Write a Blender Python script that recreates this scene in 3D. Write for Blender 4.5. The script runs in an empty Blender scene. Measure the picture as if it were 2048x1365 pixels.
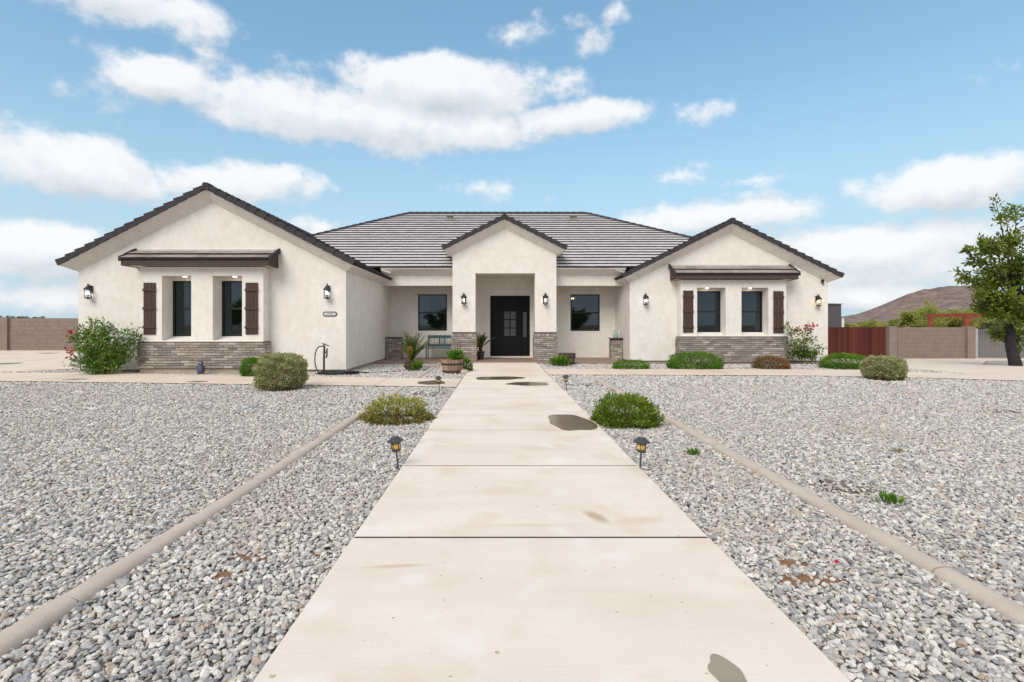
import bpy, bmesh, math, random
import numpy as np
from mathutils import Vector, Matrix, Euler
random.seed(7); RNG = np.random.default_rng(11)
SC = bpy.context.scene
COL = SC.collection
R = math.radians

# ------------------------------------------------------------------ camera, world, sun, exposure
F = 1000.0; VPX = 999.0; VPY = 651.0; CAMZ = 1.35
cam_d = bpy.data.cameras.new('camera'); cam = bpy.data.objects.new('camera', cam_d); COL.objects.link(cam)
cam.location = (0, 0, CAMZ); cam.rotation_euler = (R(90), 0, 0)
cam_d.sensor_width = 36; cam_d.lens = 36 * F / 2048
cam_d.shift_x = (1024 - VPX) / 2048; cam_d.shift_y = -(682.5 - VPY) / 2048
cam_d.clip_start = 0.05; cam_d.clip_end = 20000
SC.camera = cam
SC.view_settings.view_transform = 'Standard'; SC.view_settings.look = 'None'
SC.view_settings.gamma = 1; SC.view_settings.exposure = 0.86
SUN_AZ = R(-28); SUN_EL = R(42)          # azimuth measured from -Y (behind the camera) towards -X
sun_dir = Vector((math.sin(SUN_AZ) * math.cos(SUN_EL), -math.cos(SUN_AZ) * math.cos(SUN_EL), math.sin(SUN_EL)))
sl = bpy.data.lights.new('sun', 'SUN'); sl.energy = 1.4; sl.angle = R(36); sl.color = (1.0, 0.93, 0.85)
so = bpy.data.objects.new('sun', sl); COL.objects.link(so); so.location = (-8, -10, 20)
so.rotation_euler = (-sun_dir).to_track_quat('-Z', 'Y').to_euler()
SKY_STRENGTH = 0.12

def px(x, y, d):
    return Vector(((x - VPX) * d / F, d, CAMZ + (VPY - y) * d / F))

def build_world():
    w = bpy.data.worlds.new('World'); SC.world = w; w.use_nodes = True
    nt = w.node_tree; N = nt.nodes; L = nt.links
    for n in list(N): N.remove(n)
    def math_(op, a, b=None, c=None, clamp=False, tree=nt):
        n = tree.nodes.new('ShaderNodeMath'); n.operation = op; n.use_clamp = clamp
        for i, v in enumerate((a, b, c)):
            if v is None: continue
            if isinstance(v, (int, float)): n.inputs[i].default_value = v
            else: tree.links.new(v, n.inputs[i])
        return n.outputs[0]
    tc = N.new('ShaderNodeTexCoord'); sx = N.new('ShaderNodeSeparateXYZ'); L.new(tc.outputs['Generated'], sx.inputs[0])
    sky = N.new('ShaderNodeTexSky'); sky.sky_type = 'NISHITA'; sky.sun_disc = False
    sky.sun_elevation = SUN_EL; sky.sun_rotation = math.atan2(sun_dir.x, sun_dir.y)
    sky.air_density = 1.1; sky.dust_density = .35; sky.ozone_density = 2.0; sky.altitude = 400
    # cloud density group
    g = bpy.data.node_groups.new('cloud_density', 'ShaderNodeTree')
    g.interface.new_socket('dir', in_out='INPUT', socket_type='NodeSocketVector')
    g.interface.new_socket('D', in_out='OUTPUT', socket_type='NodeSocketFloat')
    gi = g.nodes.new('NodeGroupInput'); go = g.nodes.new('NodeGroupOutput')
    m = lambda op, a, b=None, c=None, clamp=False: math_(op, a, b, c, clamp, g)
    s = g.nodes.new('ShaderNodeSeparateXYZ'); g.links.new(gi.outputs[0], s.inputs[0])
    X, Y, Z = s.outputs
    az = m('ARCTAN2', X, Y)
    hyp = m('SQRT', m('ADD', m('MULTIPLY', X, X), m('MULTIPLY', Y, Y)))
    el = m('ARCTAN2', Z, hyp)
    def noise(scale, detail, rough, off=0.0):
        v = g.nodes.new('ShaderNodeVectorMath'); v.operation = 'MULTIPLY_ADD'
        g.links.new(gi.outputs[0], v.inputs[0]); v.inputs[1].default_value = (1, 1, 1.35); v.inputs[2].default_value = (off, off * .7, off * .3)
        t = g.nodes.new('ShaderNodeTexNoise'); t.inputs['Scale'].default_value = scale
        t.inputs['Detail'].default_value = detail; t.inputs['Roughness'].default_value = rough
        g.links.new(v.outputs[0], t.inputs['Vector']); return t.outputs[0]
    n1 = noise(9, 9, .60); n2 = noise(34, 5, .6, 3.1)
    wob = noise(5, 3, .5, 7.7)
    azw = m('ADD', az, m('MULTIPLY', m('SUBTRACT', wob, .5), .10))
    clouds = [  # centre x, y, half width, top half height, bottom half height, amount
        (200, -25, 330, 80, 82, .95), (345, 165, 160, 62, 55, 1.05), (720, 238, 480, 85, 72, 1.1), (905, 175, 265, 72, 90, 1.1),
        (1130, 238, 165, 42, 42, .9), (600, 140, 80, 30, 25, .4), (120, 335, 235, 82, 80, 1.05), (470, 362, 195, 55, 55, .95),
        (90, 490, 215, 66, 80, 1.05), (60, 590, 260, 40, 40, .35), (655, 455, 80, 22, 30, .7), (1860, 375, 225, 64, 66, 1.1), (1720, 500, 430, 66, 95, .85),
        (1440, 432, 240, 44, 44, .65), (1750, 592, 200, 34, 34, .85), (1040, 68, 80, 40, 34, .6), (1202, 90, 42, 28, 22, .45),
        (1228, 25, 24, 26, 26, .4), (1420, 216, 70, 22, 22, .6), (1962, 152, 58, 30, 24, .45), (100, 162, 28, 28, 24, .5),
        (1365, 354, 55, 22, 20, .55), (1515, 359, 85, 16, 14, .55), (955, 376, 115, 22, 20, .55), (855, 357, 26, 24, 22, .4), (415, 110, 34, 15, 12, .45), (170, 160, 60, 22, 22, .25)]
    acc = None
    for (cx, cy, rx, rt, rb, amp) in clouds:
        if rx < 120 and amp < .75: amp *= .42
        u = (cx - VPX) / F; v = (VPY - cy) / F
        a0 = math.atan(u); c = math.cos(a0); e0 = math.atan(v * c)
        k = math.cos(e0) ** 2
        RX = rx / F * c * c; RT = rt / F * c * k; RB = rb / F * c * k
        dx = m('MULTIPLY', m('SUBTRACT', azw, a0), 1 / RX)
        de = m('SUBTRACT', el, e0)
        dy = m('MAXIMUM', m('MULTIPLY', de, 1 / RT), m('MULTIPLY', de, -1 / RB))
        r = m('SQRT', m('ADD', m('MULTIPLY', dx, dx), m('MULTIPLY', dy, dy)))
        f = m('MULTIPLY', m('SUBTRACT', 1.0, r), amp)
        acc = f if acc is None else m('MAXIMUM', acc, f)
    # outside the view, denser clouds added overhead and behind to raise the ambient fill
    big = noise(2.6, 4, .5, 13.0)
    away = m('MAXIMUM', m('MULTIPLY', m('SUBTRACT', m('ABSOLUTE', az), .86), 6, clamp=True), m('MULTIPLY', m('SUBTRACT', el, .62), 6, clamp=True))
    gen = m('SUBTRACT', m('MULTIPLY', m('SUBTRACT', big, .38), 5.0), m('MULTIPLY', m('SUBTRACT', 1.0, away), 9.0))
    gen = m('MINIMUM', gen, .9)
    acc = m('MAXIMUM', m('MAXIMUM', acc, -.9), gen)
    D = m('ADD', m('ADD', m('MULTIPLY', acc, .66), m('MULTIPLY', m('SUBTRACT', n1, .5), 1.0)), m('MULTIPLY', m('SUBTRACT', n2, .5), .30))
    g.links.new(D, go.inputs[0])
    def grp(vec):
        n = N.new('ShaderNodeGroup'); n.node_tree = g; L.new(vec, n.inputs[0]); return n.outputs[0]
    D0 = grp(tc.outputs['Generated'])
    sh = N.new('ShaderNodeVectorMath'); sh.operation = 'ADD'; L.new(tc.outputs['Generated'], sh.inputs[0]); sh.inputs[1].default_value = (-.008, 0, .03)
    D1 = grp(sh.outputs[0])
    al = N.new('ShaderNodeMapRange'); al.interpolation_type = 'SMOOTHSTEP'; L.new(D0, al.inputs[0]); al.inputs[1].default_value = -.03; al.inputs[2].default_value = .27
    lit = math_('ADD', math_('MULTIPLY', math_('SUBTRACT', D0, D1), 1.5), .60, clamp=True)
    cc = N.new('ShaderNodeMix'); cc.data_type = 'RGBA'; L.new(lit, cc.inputs['Factor'])
    k = .535 / SKY_STRENGTH
    cc.inputs['A'].default_value = (.66 * k, .71 * k, .77 * k, 1); cc.inputs['B'].default_value = (1.03 * k, 1.03 * k, 1.04 * k, 1)
    mx = N.new('ShaderNodeMix'); mx.data_type = 'RGBA'
    L.new(math_('MULTIPLY', al.outputs[0], .91), mx.inputs['Factor'])
    gm = N.new('ShaderNodeGamma'); gm.inputs[1].default_value = .62; L.new(sky.outputs[0], gm.inputs[0])
    hs = N.new('ShaderNodeHueSaturation'); hs.inputs['Saturation'].default_value = 1.28; hs.inputs['Value'].default_value = 1.50; L.new(gm.outputs[0], hs.inputs['Color'])
    tn = N.new('ShaderNodeMix'); tn.data_type = 'RGBA'; tn.blend_type = 'MULTIPLY'; tn.inputs['Factor'].default_value = 1; L.new(hs.outputs[0], tn.inputs['A']); tn.inputs['B'].default_value = (.91, 1.045, 1.0, 1)
    hyp = math_('SQRT', math_('ADD', math_('MULTIPLY', sx.outputs[0], sx.outputs[0]), math_('MULTIPLY', sx.outputs[1], sx.outputs[1])))
    elv = math_('ARCTAN2', sx.outputs[2], hyp)
    hz = N.new('ShaderNodeMapRange'); hz.interpolation_type = 'SMOOTHSTEP'; hz.inputs[1].default_value = .50; hz.inputs[2].default_value = -.02; hz.inputs[4].default_value = .92; L.new(elv, hz.inputs[0])
    hm = N.new('ShaderNodeMix'); hm.data_type = 'RGBA'; L.new(hz.outputs[0], hm.inputs['Factor']); L.new(tn.outputs['Result'], hm.inputs['A'])
    q = .53 / SKY_STRENGTH; hm.inputs['B'].default_value = (.52 * q, .70 * q, .83 * q, 1)
    L.new(hm.outputs['Result'], mx.inputs['A']); L.new(cc.outputs['Result'], mx.inputs['B'])
    bg = N.new('ShaderNodeBackground'); bg.inputs['Strength'].default_value = SKY_STRENGTH
    out = N.new('ShaderNodeOutputWorld'); L.new(mx.outputs['Result'], bg.inputs['Color']); L.new(bg.outputs[0], out.inputs[0])
build_world()

# ------------------------------------------------------------------ helpers
class MB:
    def __init__(s): s.v = []; s.f = []; s.m = []; s.val = []
    def face(s, pts, mi=0, val=0.5):
        b = len(s.v); s.v += [tuple(p) for p in pts]; s.f.append(tuple(range(b, b + len(pts)))); s.m.append(mi); s.val.append(val); return s
    def hexa(s, p, mi=0, val=0.5, mis=None):
        """eight corners: bottom ring then top ring, counter-clockwise from above"""
        b = len(s.v); s.v += [tuple(q) for q in p]
        fs = [(3, 2, 1, 0), (4, 5, 6, 7), (0, 1, 5, 4), (1, 2, 6, 5), (2, 3, 7, 6), (3, 0, 4, 7)]
        for i, f in enumerate(fs):
            s.f.append(tuple(b + j for j in f)); s.m.append(mis[i] if mis else mi); s.val.append(val)
        return s
    def box(s, x0, x1, y0, y1, z0, z1, mi=0, val=0.5):
        return s.hexa([(x0, y0, z0), (x1, y0, z0), (x1, y1, z0), (x0, y1, z0), (x0, y0, z1), (x1, y0, z1), (x1, y1, z1), (x0, y1, z1)], mi, val)
    def tube(s, pts, rad, n=8, mi=0, cap=True, val=0.5):
        pts = [Vector(p) for p in pts]; rads = rad if isinstance(rad, (list, tuple)) else [rad] * len(pts)
        b = len(s.v); prev = None
        for i, p in enumerate(pts):
            t = (pts[min(i + 1, len(pts) - 1)] - pts[max(i - 1, 0)]).normalized()
            a = prev if prev is not None else (Vector((0, 0, 1)) if abs(t.z) < .9 else Vector((1, 0, 0)))
            u = (a - t * a.dot(t)).normalized(); w = t.cross(u); prev = u
            for k in range(n):
                an = 2 * math.pi * k / n; s.v.append(tuple(p + (u * math.cos(an) + w * math.sin(an)) * rads[i]))
        for i in range(len(pts) - 1):
            for k in range(n):
                k2 = (k + 1) % n
                s.f.append((b + i * n + k, b + i * n + k2, b + (i + 1) * n + k2, b + (i + 1) * n + k)); s.m.append(mi); s.val.append(val)
        if cap:
            s.f.append(tuple(b + k for k in range(n))[::-1]); s.m.append(mi); s.val.append(val)
            e = b + (len(pts) - 1) * n; s.f.append(tuple(e + k for k in range(n))); s.m.append(mi); s.val.append(val)
        return s
    def lathe(s, prof, c=(0, 0, 0), n=20, mi=0, sx=1, sy=1):
        b = len(s.v)
        for (r, z) in prof:
            for k in range(n):
                a = 2 * math.pi * k / n; s.v.append((c[0] + r * sx * math.cos(a), c[1] + r * sy * math.sin(a), c[2] + z))
        for i in range(len(prof) - 1):
            for k in range(n):
                k2 = (k + 1) % n
                s.f.append((b + i * n + k, b + i * n + k2, b + (i + 1) * n + k2, b + (i + 1) * n + k)); s.m.append(mi); s.val.append(.5)
        for i, fl in ((0, True), (len(prof) - 1, False)):
            if prof[i][0] > 1e-4:
                r = tuple(b + i * n + k for k in range(n)); s.f.append(r[::-1] if fl else r); s.m.append(mi); s.val.append(.5)
        return s
    def prism_y(s, poly, y0, y1, mi=0):
        """poly of (x, z), counter-clockwise seen from -Y, extruded along y"""
        n = len(poly); b = len(s.v)
        s.v += [(x, y0, z) for x, z in poly] + [(x, y1, z) for x, z in poly]
        s.f.append(tuple(b + i for i in range(n))); s.m.append(mi); s.val.append(.5)
        s.f.append(tuple(b + n + i for i in range(n))[::-1]); s.m.append(mi); s.val.append(.5)
        for i in range(n):
            j = (i + 1) % n; s.f.append((b + i, b + n + i, b + n + j, b + j)); s.m.append(mi); s.val.append(.5)
        return s
    def prism_z(s, poly, z0, z1, mi=0):
        n = len(poly); b = len(s.v)
        t0 = [z0(x, y) if callable(z0) else z0 for x, y in poly]; t1 = [z1(x, y) if callable(z1) else z1 for x, y in poly]
        s.v += [(p[0], p[1], z) for p, z in zip(poly, t0)] + [(p[0], p[1], z) for p, z in zip(poly, t1)]
        s.f.append(tuple(b + i for i in range(n))[::-1]); s.m.append(mi); s.val.append(.5)
        s.f.append(tuple(b + n + i for i in range(n))); s.m.append(mi); s.val.append(.5)
        for i in range(n):
            j = (i + 1) % n; s.f.append((b + i, b + j, b + n + j, b + n + i)); s.m.append(mi); s.val.append(.5)
        return s
    def mesh(s, name, mats, smooth=False):
        me = bpy.data.meshes.new(name); me.from_pydata(s.v, [], s.f)
        mats = mats if isinstance(mats, (list, tuple)) else [mats]
        for m in mats: me.materials.append(m)
        me.polygons.foreach_set('material_index', s.m)
        if smooth: me.polygons.foreach_set('use_smooth', [True] * len(s.f))
        at = me.attributes.new('tone', 'FLOAT', 'FACE'); at.data.foreach_set('value', s.val)
        me.update(); return me
    def build(s, name, mats, parent=None, smooth=False, world=True, bevel=0):
        return link(name, s.mesh(name, mats, smooth), parent, world, bevel)

def link(name, me, parent=None, world=True, bevel=0):
    o = bpy.data.objects.new(name, me); COL.objects.link(o)
    if parent is not None:
        o.parent = parent
        if world and parent.type == 'EMPTY': o.matrix_parent_inverse = Matrix.Translation(-parent.location)
    if bevel:
        b = o.modifiers.new('bevel', 'BEVEL'); b.width = bevel; b.segments = 2; b.limit_method = 'ANGLE'; b.harden_normals = False
    return o
def tag(o, label=None, cat=None, group=None, kind=None):
    if label: o['label'] = label
    if cat: o['category'] = cat
    if group: o['group'] = group
    if kind: o['kind'] = kind
    return o
def thing(name, label, cat, loc=(0, 0, 0), group=None):
    o = bpy.data.objects.new(name, None); COL.objects.link(o); o.location = loc; o.empty_display_size = .2
    return tag(o, label, cat, group)

def nodes_of(m):
    m.use_nodes = True; return m.node_tree.nodes, m.node_tree.links
def mat(name, col, rough=.8, col2=None, scale=4, detail=5, bump=0, bscale=60, spec=.3, ramp=None, coord='Object', metallic=0, stretch=(1, 1, 1), tone=None, col3=None, scale3=1.0, amt3=.5, bdist=.01):
    m = bpy.data.materials.new(name); N, L = nodes_of(m); b = N['Principled BSDF']
    b.inputs['Roughness'].default_value = rough; b.inputs['Specular IOR Level'].default_value = spec; b.inputs['Metallic'].default_value = metallic
    b.inputs['Base Color'].default_value = (*col, 1)
    tc = N.new('ShaderNodeTexCoord'); mp = N.new('ShaderNodeMapping'); mp.inputs['Scale'].default_value = stretch
    if coord == 'World':
        ge = N.new('ShaderNodeNewGeometry'); L.new(ge.outputs['Position'], mp.inputs[0])
    else: L.new(tc.outputs[coord], mp.inputs[0])
    src = None
    if col2 is not None:
        t = N.new('ShaderNodeTexNoise'); t.inputs['Scale'].default_value = scale; t.inputs['Detail'].default_value = detail; t.inputs['Roughness'].default_value = .6
        L.new(mp.outputs[0], t.inputs['Vector'])
        r = N.new('ShaderNodeValToRGB'); r.color_ramp.elements[0].position = .35; r.color_ramp.elements[1].position = .68
        r.color_ramp.elements[0].color = (*col, 1); r.color_ramp.elements[1].color = (*col2, 1)
        L.new(t.outputs[0], r.inputs[0]); src = r.outputs[0]
    if col3 is not None:
        t = N.new('ShaderNodeTexNoise'); t.inputs['Scale'].default_value = scale3; t.inputs['Detail'].default_value = 6
        L.new(mp.outputs[0], t.inputs['Vector'])
        rr = N.new('ShaderNodeMapRange'); rr.inputs[1].default_value = .52; rr.inputs[2].default_value = .72; rr.inputs[4].default_value = amt3
        L.new(t.outputs[0], rr.inputs[0])
        mx = N.new('ShaderNodeMix'); mx.data_type = 'RGBA'; L.new(rr.outputs[0], mx.inputs['Factor'])
        if src: L.new(src, mx.inputs['A'])
        else: mx.inputs['A'].default_value = (*col, 1)
        mx.inputs['B'].default_value = (*col3, 1); src = mx.outputs['Result']
    if tone is not None:      # per-piece colours: attribute on joined pieces, object random on single ones
        if tone == 'object': oi = N.new('ShaderNodeObjectInfo'); fac = oi.outputs['Random']
        else: a = N.new('ShaderNodeAttribute'); a.attribute_name = 'tone'; fac = a.outputs['Fac']
        r = N.new('ShaderNodeValToRGB'); r.color_ramp.interpolation = 'LINEAR'
        els = r.color_ramp.elements
        while len(els) < len(ramp): els.new(.5)
        for i, c in enumerate(ramp):
            els[i].position = i / (len(ramp) - 1); els[i].color = (*c, 1)
        L.new(fac, r.inputs[0])
        if src:
            mx = N.new('ShaderNodeMix'); mx.data_type = 'RGBA'; mx.blend_type = 'MULTIPLY'; mx.inputs['Factor'].default_value = 1
            L.new(r.outputs[0], mx.inputs['A']); L.new(src, mx.inputs['B']); src = mx.outputs['Result']
        else: src = r.outputs[0]
    if src: L.new(src, b.inputs['Base Color'])
    if bump:
        t = N.new('ShaderNodeTexNoise'); t.inputs['Scale'].default_value = bscale; t.inputs['Detail'].default_value = 4
        L.new(mp.outputs[0], t.inputs['Vector'])
        bp = N.new('ShaderNodeBump'); bp.inputs['Strength'].default_value = bump; bp.inputs['Distance'].default_value = bdist
        L.new(t.outputs[0], bp.inputs['Height']); L.new(bp.outputs[0], b.inputs['Normal'])
    return m
def emit(name, col, strength, base=(.8, .8, .8)):
    m = bpy.data.materials.new(name); N, L = nodes_of(m); b = N['Principled BSDF']
    b.inputs['Base Color'].default_value = (*base, 1); b.inputs['Emission Color'].default_value = (*col, 1); b.inputs['Emission Strength'].default_value = strength
    return m
def glass(name, tint, gloss_rough=.02, see=.5):
    m = bpy.data.materials.new(name); N, L = nodes_of(m)
    for n in list(N): N.remove(n)
    tr = N.new('ShaderNodeBsdfTransparent'); tr.inputs[0].default_value = (*tint, 1)
    df = N.new('ShaderNodeBsdfDiffuse'); df.inputs[0].default_value = (.012, .014, .016, 1)
    m1 = N.new('ShaderNodeMixShader'); m1.inputs[0].default_value = 1 - see; L.new(tr.outputs[0], m1.inputs[1]); L.new(df.outputs[0], m1.inputs[2])
    gl = N.new('ShaderNodeBsdfGlossy'); gl.inputs[0].default_value = (.72, .86, 1.0, 1); gl.inputs['Roughness'].default_value = gloss_rough
    fr = N.new('ShaderNodeFresnel'); fr.inputs[0].default_value = 1.42
    mp = N.new('ShaderNodeMath'); mp.operation = 'MULTIPLY_ADD'; mp.inputs[1].default_value = 1.0; mp.inputs[2].default_value = .03; L.new(fr.outputs[0], mp.inputs[0])
    m2 = N.new('ShaderNodeMixShader'); L.new(mp.outputs[0], m2.inputs[0]); L.new(m1.outputs[0], m2.inputs[1]); L.new(gl.outputs[0], m2.inputs[2])
    o = N.new('ShaderNodeOutputMaterial'); L.new(m2.outputs[0], o.inputs[0]); return m

M = {}
M['stucco'] = mat('stucco', (.815, .775, .72), .92, (.735, .69, .635), 7, 10, bump=.75, bscale=34, spec=.15, coord='World', stretch=(1, 1, .7), col3=(.64, .57, .49), scale3=2.4, amt3=.32, bdist=.012)
M['stucco_trim'] = M['stucco']
M['porch_floor'] = mat('porch_floor', (.24, .17, .13), .7, (.32, .235, .18), 5, 6, bump=.2, bscale=30, coord='World')
M['foundation'] = mat('foundation', (.50, .41, .31), .9, (.40, .33, .26), 6, 5, bump=.3, bscale=40, coord='World')
M['mortar'] = mat('mortar', (.10, .083, .07), .95, (.15, .125, .105), 20, 4, bump=.5, bscale=80, coord='World')
brick_ramp = [(.19, .175, .165), (.26, .23, .21), (.34, .29, .255), (.23, .212, .20), (.37, .315, .275), (.27, .24, .22), (.50, .44, .385), (.29, .25, .222), (.39, .345, .31), (.33, .27, .235), (.58, .53, .48), (.24, .222, .21)]
M['brick_single'] = mat('brick_single', (.8, .8, .8), .9, (1.15, 1.1, 1.05), 26, 5, bump=.5, bscale=70, coord='World', tone='object', ramp=brick_ramp)
M['brick_joined'] = mat('brick_joined', (.8, .8, .8), .9, (1.15, 1.1, 1.05), 26, 5, bump=.5, bscale=70, coord='World', tone='attr', ramp=brick_ramp)
M['tile_top'] = mat('tile_top', (.96, .96, .96), .72, (1.04, 1.03, 1.02), 9, 5, bump=.25, bscale=50, spec=.45, coord='World', tone='attr', ramp=[(.50, .475, .47), (.53, .505, .50), (.565, .54, .535), (.515, .49, .485)])  # weathered grey tops, with sky reflection and sun brightness put into the colour
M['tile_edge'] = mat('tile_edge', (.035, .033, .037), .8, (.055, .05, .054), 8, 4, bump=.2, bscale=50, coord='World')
M['awning_top'] = mat('awning_top', (.85, .85, .85), .75, (1.15, 1.1, 1.05), 9, 5, bump=.25, bscale=50, spec=.4, coord='World', tone='attr', ramp=[(.24, .195, .175), (.30, .25, .225), (.35, .295, .27)])  # weathered awning tile tops, their sunlit paleness also put into the colour
M['fascia'] = mat('fascia', (.062, .043, .034), .75, (.085, .06, .048), 10, 4, bump=.2, bscale=60, coord='World', stretch=(1, 1, 4))
M['flashing'] = mat('flashing', (.62, .60, .57), .5, (.5, .48, .45), 8, 3)
M['metal_black'] = mat('metal_black', (.018, .017, .018), .45, spec=.5)
M['bronze'] = mat('bronze', (.03, .025, .022), .5, (.05, .04, .034), 12, 3, spec=.4)
M['frame'] = mat('frame', (.012, .012, .013), .5, spec=.4)
M['glass'] = glass('glass', (.70, .76, .76), .015, .75)
M['lamp_glass'] = glass('lamp_glass', (.92, .92, .90), .05, .96)
M['curtain'] = mat('curtain', (.45, .50, .50), .9, (.36, .40, .40), 3, 3, stretch=(8, 1, .3))
M['curtain_dim'] = mat('curtain_dim', (.30, .38, .38), .9, (.20, .27, .28), 3, 3, stretch=(8, 1, .3))
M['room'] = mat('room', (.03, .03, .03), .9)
M['door'] = mat('door', (.004, .004, .006), .55, (.007, .006, .010), 5, 3, spec=.2, stretch=(4, 1, 1))
M['door_glass'] = mat('door_glass', (.045, .045, .048), .4, (.085, .085, .085), 40, 4, bump=.6, bscale=60, spec=.5)
M['shutter'] = mat('shutter', (.060, .034, .026), .7, (.085, .052, .04), 7, 5, bump=.35, bscale=20, stretch=(5, 1, .5), spec=.3)
M['bulb'] = emit('bulb', (1.0, .82, .62), 9.0)
M['bulb_cool'] = emit('bulb_cool', (1.0, .95, .88), 7.0)
M['bulb_amber'] = emit('bulb_amber', (1.0, .72, .32), 9.0)
M['concrete'] = mat('concrete', (.755, .67, .59), .85, (.695, .61, .53), 1.6, 8, bump=.25, bscale=150, coord='World', stretch=(.6, 1.6, 1), col3=(.53, .405, .29), scale3=.75, amt3=.40, spec=.2)
M['path_concrete'] = mat('path_concrete', (.70, .60, .51), .88, (.64, .545, .455), 1.2, 8, bump=.25, bscale=120, coord='World', col3=(.52, .39, .28), scale3=.6, amt3=.4, spec=.2)
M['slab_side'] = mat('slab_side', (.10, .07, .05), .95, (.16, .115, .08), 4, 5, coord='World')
M['joint'] = mat('joint', (.035, .028, .022), .95, (.06, .045, .035), 30, 4, coord='World')
M['wet'] = mat('wet', (.13, .09, .055), .2, (.17, .12, .08), 5, 5, coord='World', spec=.5)
M['damp'] = mat('damp', (.29, .235, .18), .5, (.34, .28, .215), 7, 5, coord='World', spec=.3)
M['curb'] = mat('curb', (.54, .46, .39), .9, (.47, .395, .335), 5, 7, bump=.3, bscale=120, coord='World', spec=.15)
M['ground'] = mat('ground', (.30, .22, .15), .95, (.38, .29, .20), .05, 8, bump=.3, bscale=3, coord='World', col3=(.16, .15, .07), scale3=.12, amt3=.8)
M['soil'] = mat('soil', (.30, .16, .085), .95, (.22, .13, .08), 9, 5, bump=.5, bscale=60, coord='World')
M['soil_bare'] = mat('soil_bare', (.27, .14, .075), .95, (.19, .11, .065), 18, 5, bump=.6, bscale=60, coord='World')
M['cmu'] = mat('cmu', (.215, .165, .14), .95, (.255, .20, .17), 3, 6, bump=.5, bscale=60, coord='World')
M['redwood'] = mat('redwood', (.85, .85, .85), .8, (1.2, 1.2, 1.2), 6, 5, bump=.3, bscale=20, coord='World', stretch=(8, 1, .4), tone='object', ramp=[(.045, .009, .007), (.085, .018, .012), (.12, .028, .018), (.07, .015, .010), (.10, .022, .015)])
M['redpaint'] = mat('redpaint', (.30, .07, .045), .7, (.24, .055, .035), 3, 3, coord='World')
M['shed'] = mat('shed', (.085, .08, .09), .7, (.10, .095, .10), 3, 3, coord='World')
M['white'] = mat('white', (.7, .7, .7), .6)
M['gate_metal'] = mat('gate_metal', (.16, .155, .16), .6, spec=.4)
M['grey_post'] = mat('grey_post', (.38, .38, .39), .6)
M['bark'] = mat('bark', (.022, .020, .024), .9, (.04, .035, .038), 12, 5, bump=.6, bscale=30, coord='World', stretch=(1, 1, .4))
M['twig'] = mat('twig', (.15, .10, .06), .9, (.10, .07, .045), 10, 3)
M['teal'] = mat('teal', (.045, .095, .115), .5, (.06, .12, .14), 9, 3, spec=.4)
M['verdigris'] = mat('verdigris', (.22, .36, .30), .6, (.30, .45, .38), 9, 3)
M['barrel'] = mat('barrel', (.30, .185, .125), .85, (.40, .275, .20), 8, 5, bump=.4, bscale=30, coord='Object', tone='attr', ramp=[(.7, .7, .7), (1, 1, 1), (1.15, 1.1, 1.05)])
M['barrel_dark'] = mat('barrel_dark', (.10, .065, .05), .85, (.16, .11, .085), 8, 5, bump=.4, bscale=30, coord='Object', tone='attr', ramp=[(.7, .7, .7), (1, 1, 1), (1.15, 1.1, 1.05)])
M['hoop'] = mat('hoop', (.035, .028, .026), .6, (.07, .045, .035), 10, 4, spec=.4)
M['amber'] = mat('amber', (.62, .40, .09), .45, (.72, .50, .15), 12, 3, spec=.4)
M['cap'] = mat('cap', (.045, .045, .05), .4, spec=.5)
M['solar'] = mat('solar', (.16, .17, .18), .3, spec=.5)
M['plaque'] = mat('plaque', (.62, .62, .60), .6)
M['owl'] = mat('owl', (.045, .05, .085), .6, (.13, .14, .20), 30, 4)
M['hose'] = mat('hose', (.018, .028, .026), .5, spec=.4)
M['pot'] = mat('pot', (.07, .045, .035), .8)
M['vent'] = mat('vent', (.20, .18, .17), .7)
M['petal'] = mat('petal', (.55, .03, .14), .6)

def stain(m, c, rx, ry, ang, col, amt, soft=.6, nscale=6.0, wob=.5):
    N, L = nodes_of(m); b = N['Principled BSDF']; src = b.inputs['Base Color'].links[0].from_socket
    ge = N.new('ShaderNodeNewGeometry'); mp = N.new('ShaderNodeMapping'); mp.vector_type = 'TEXTURE'
    mp.inputs['Location'].default_value = (c[0], c[1], 0); mp.inputs['Rotation'].default_value = (0, 0, ang); mp.inputs['Scale'].default_value = (rx, ry, 1e6)
    L.new(ge.outputs['Position'], mp.inputs[0]); ln = N.new('ShaderNodeVectorMath'); ln.operation = 'LENGTH'; L.new(mp.outputs[0], ln.inputs[0])
    t = N.new('ShaderNodeTexNoise'); t.inputs['Scale'].default_value = nscale; t.inputs['Detail'].default_value = 5; L.new(ge.outputs['Position'], t.inputs['Vector'])
    ad = N.new('ShaderNodeMath'); ad.operation = 'MULTIPLY_ADD'; ad.inputs[1].default_value = wob; L.new(t.outputs[0], ad.inputs[0]); L.new(ln.outputs['Value'], ad.inputs[2])
    mr = N.new('ShaderNodeMapRange'); mr.interpolation_type = 'SMOOTHSTEP'; mr.inputs[1].default_value = 1.0 + wob * .5; mr.inputs[2].default_value = 1.0 + wob * .5 - soft; mr.inputs[4].default_value = amt; L.new(ad.outputs[0], mr.inputs[0])
    mx = N.new('ShaderNodeMix'); mx.data_type = 'RGBA'; L.new(mr.outputs[0], mx.inputs['Factor']); L.new(src, mx.inputs['A']); mx.inputs['B'].default_value = (*col, 1); L.new(mx.outputs['Result'], b.inputs['Base Color'])
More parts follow.
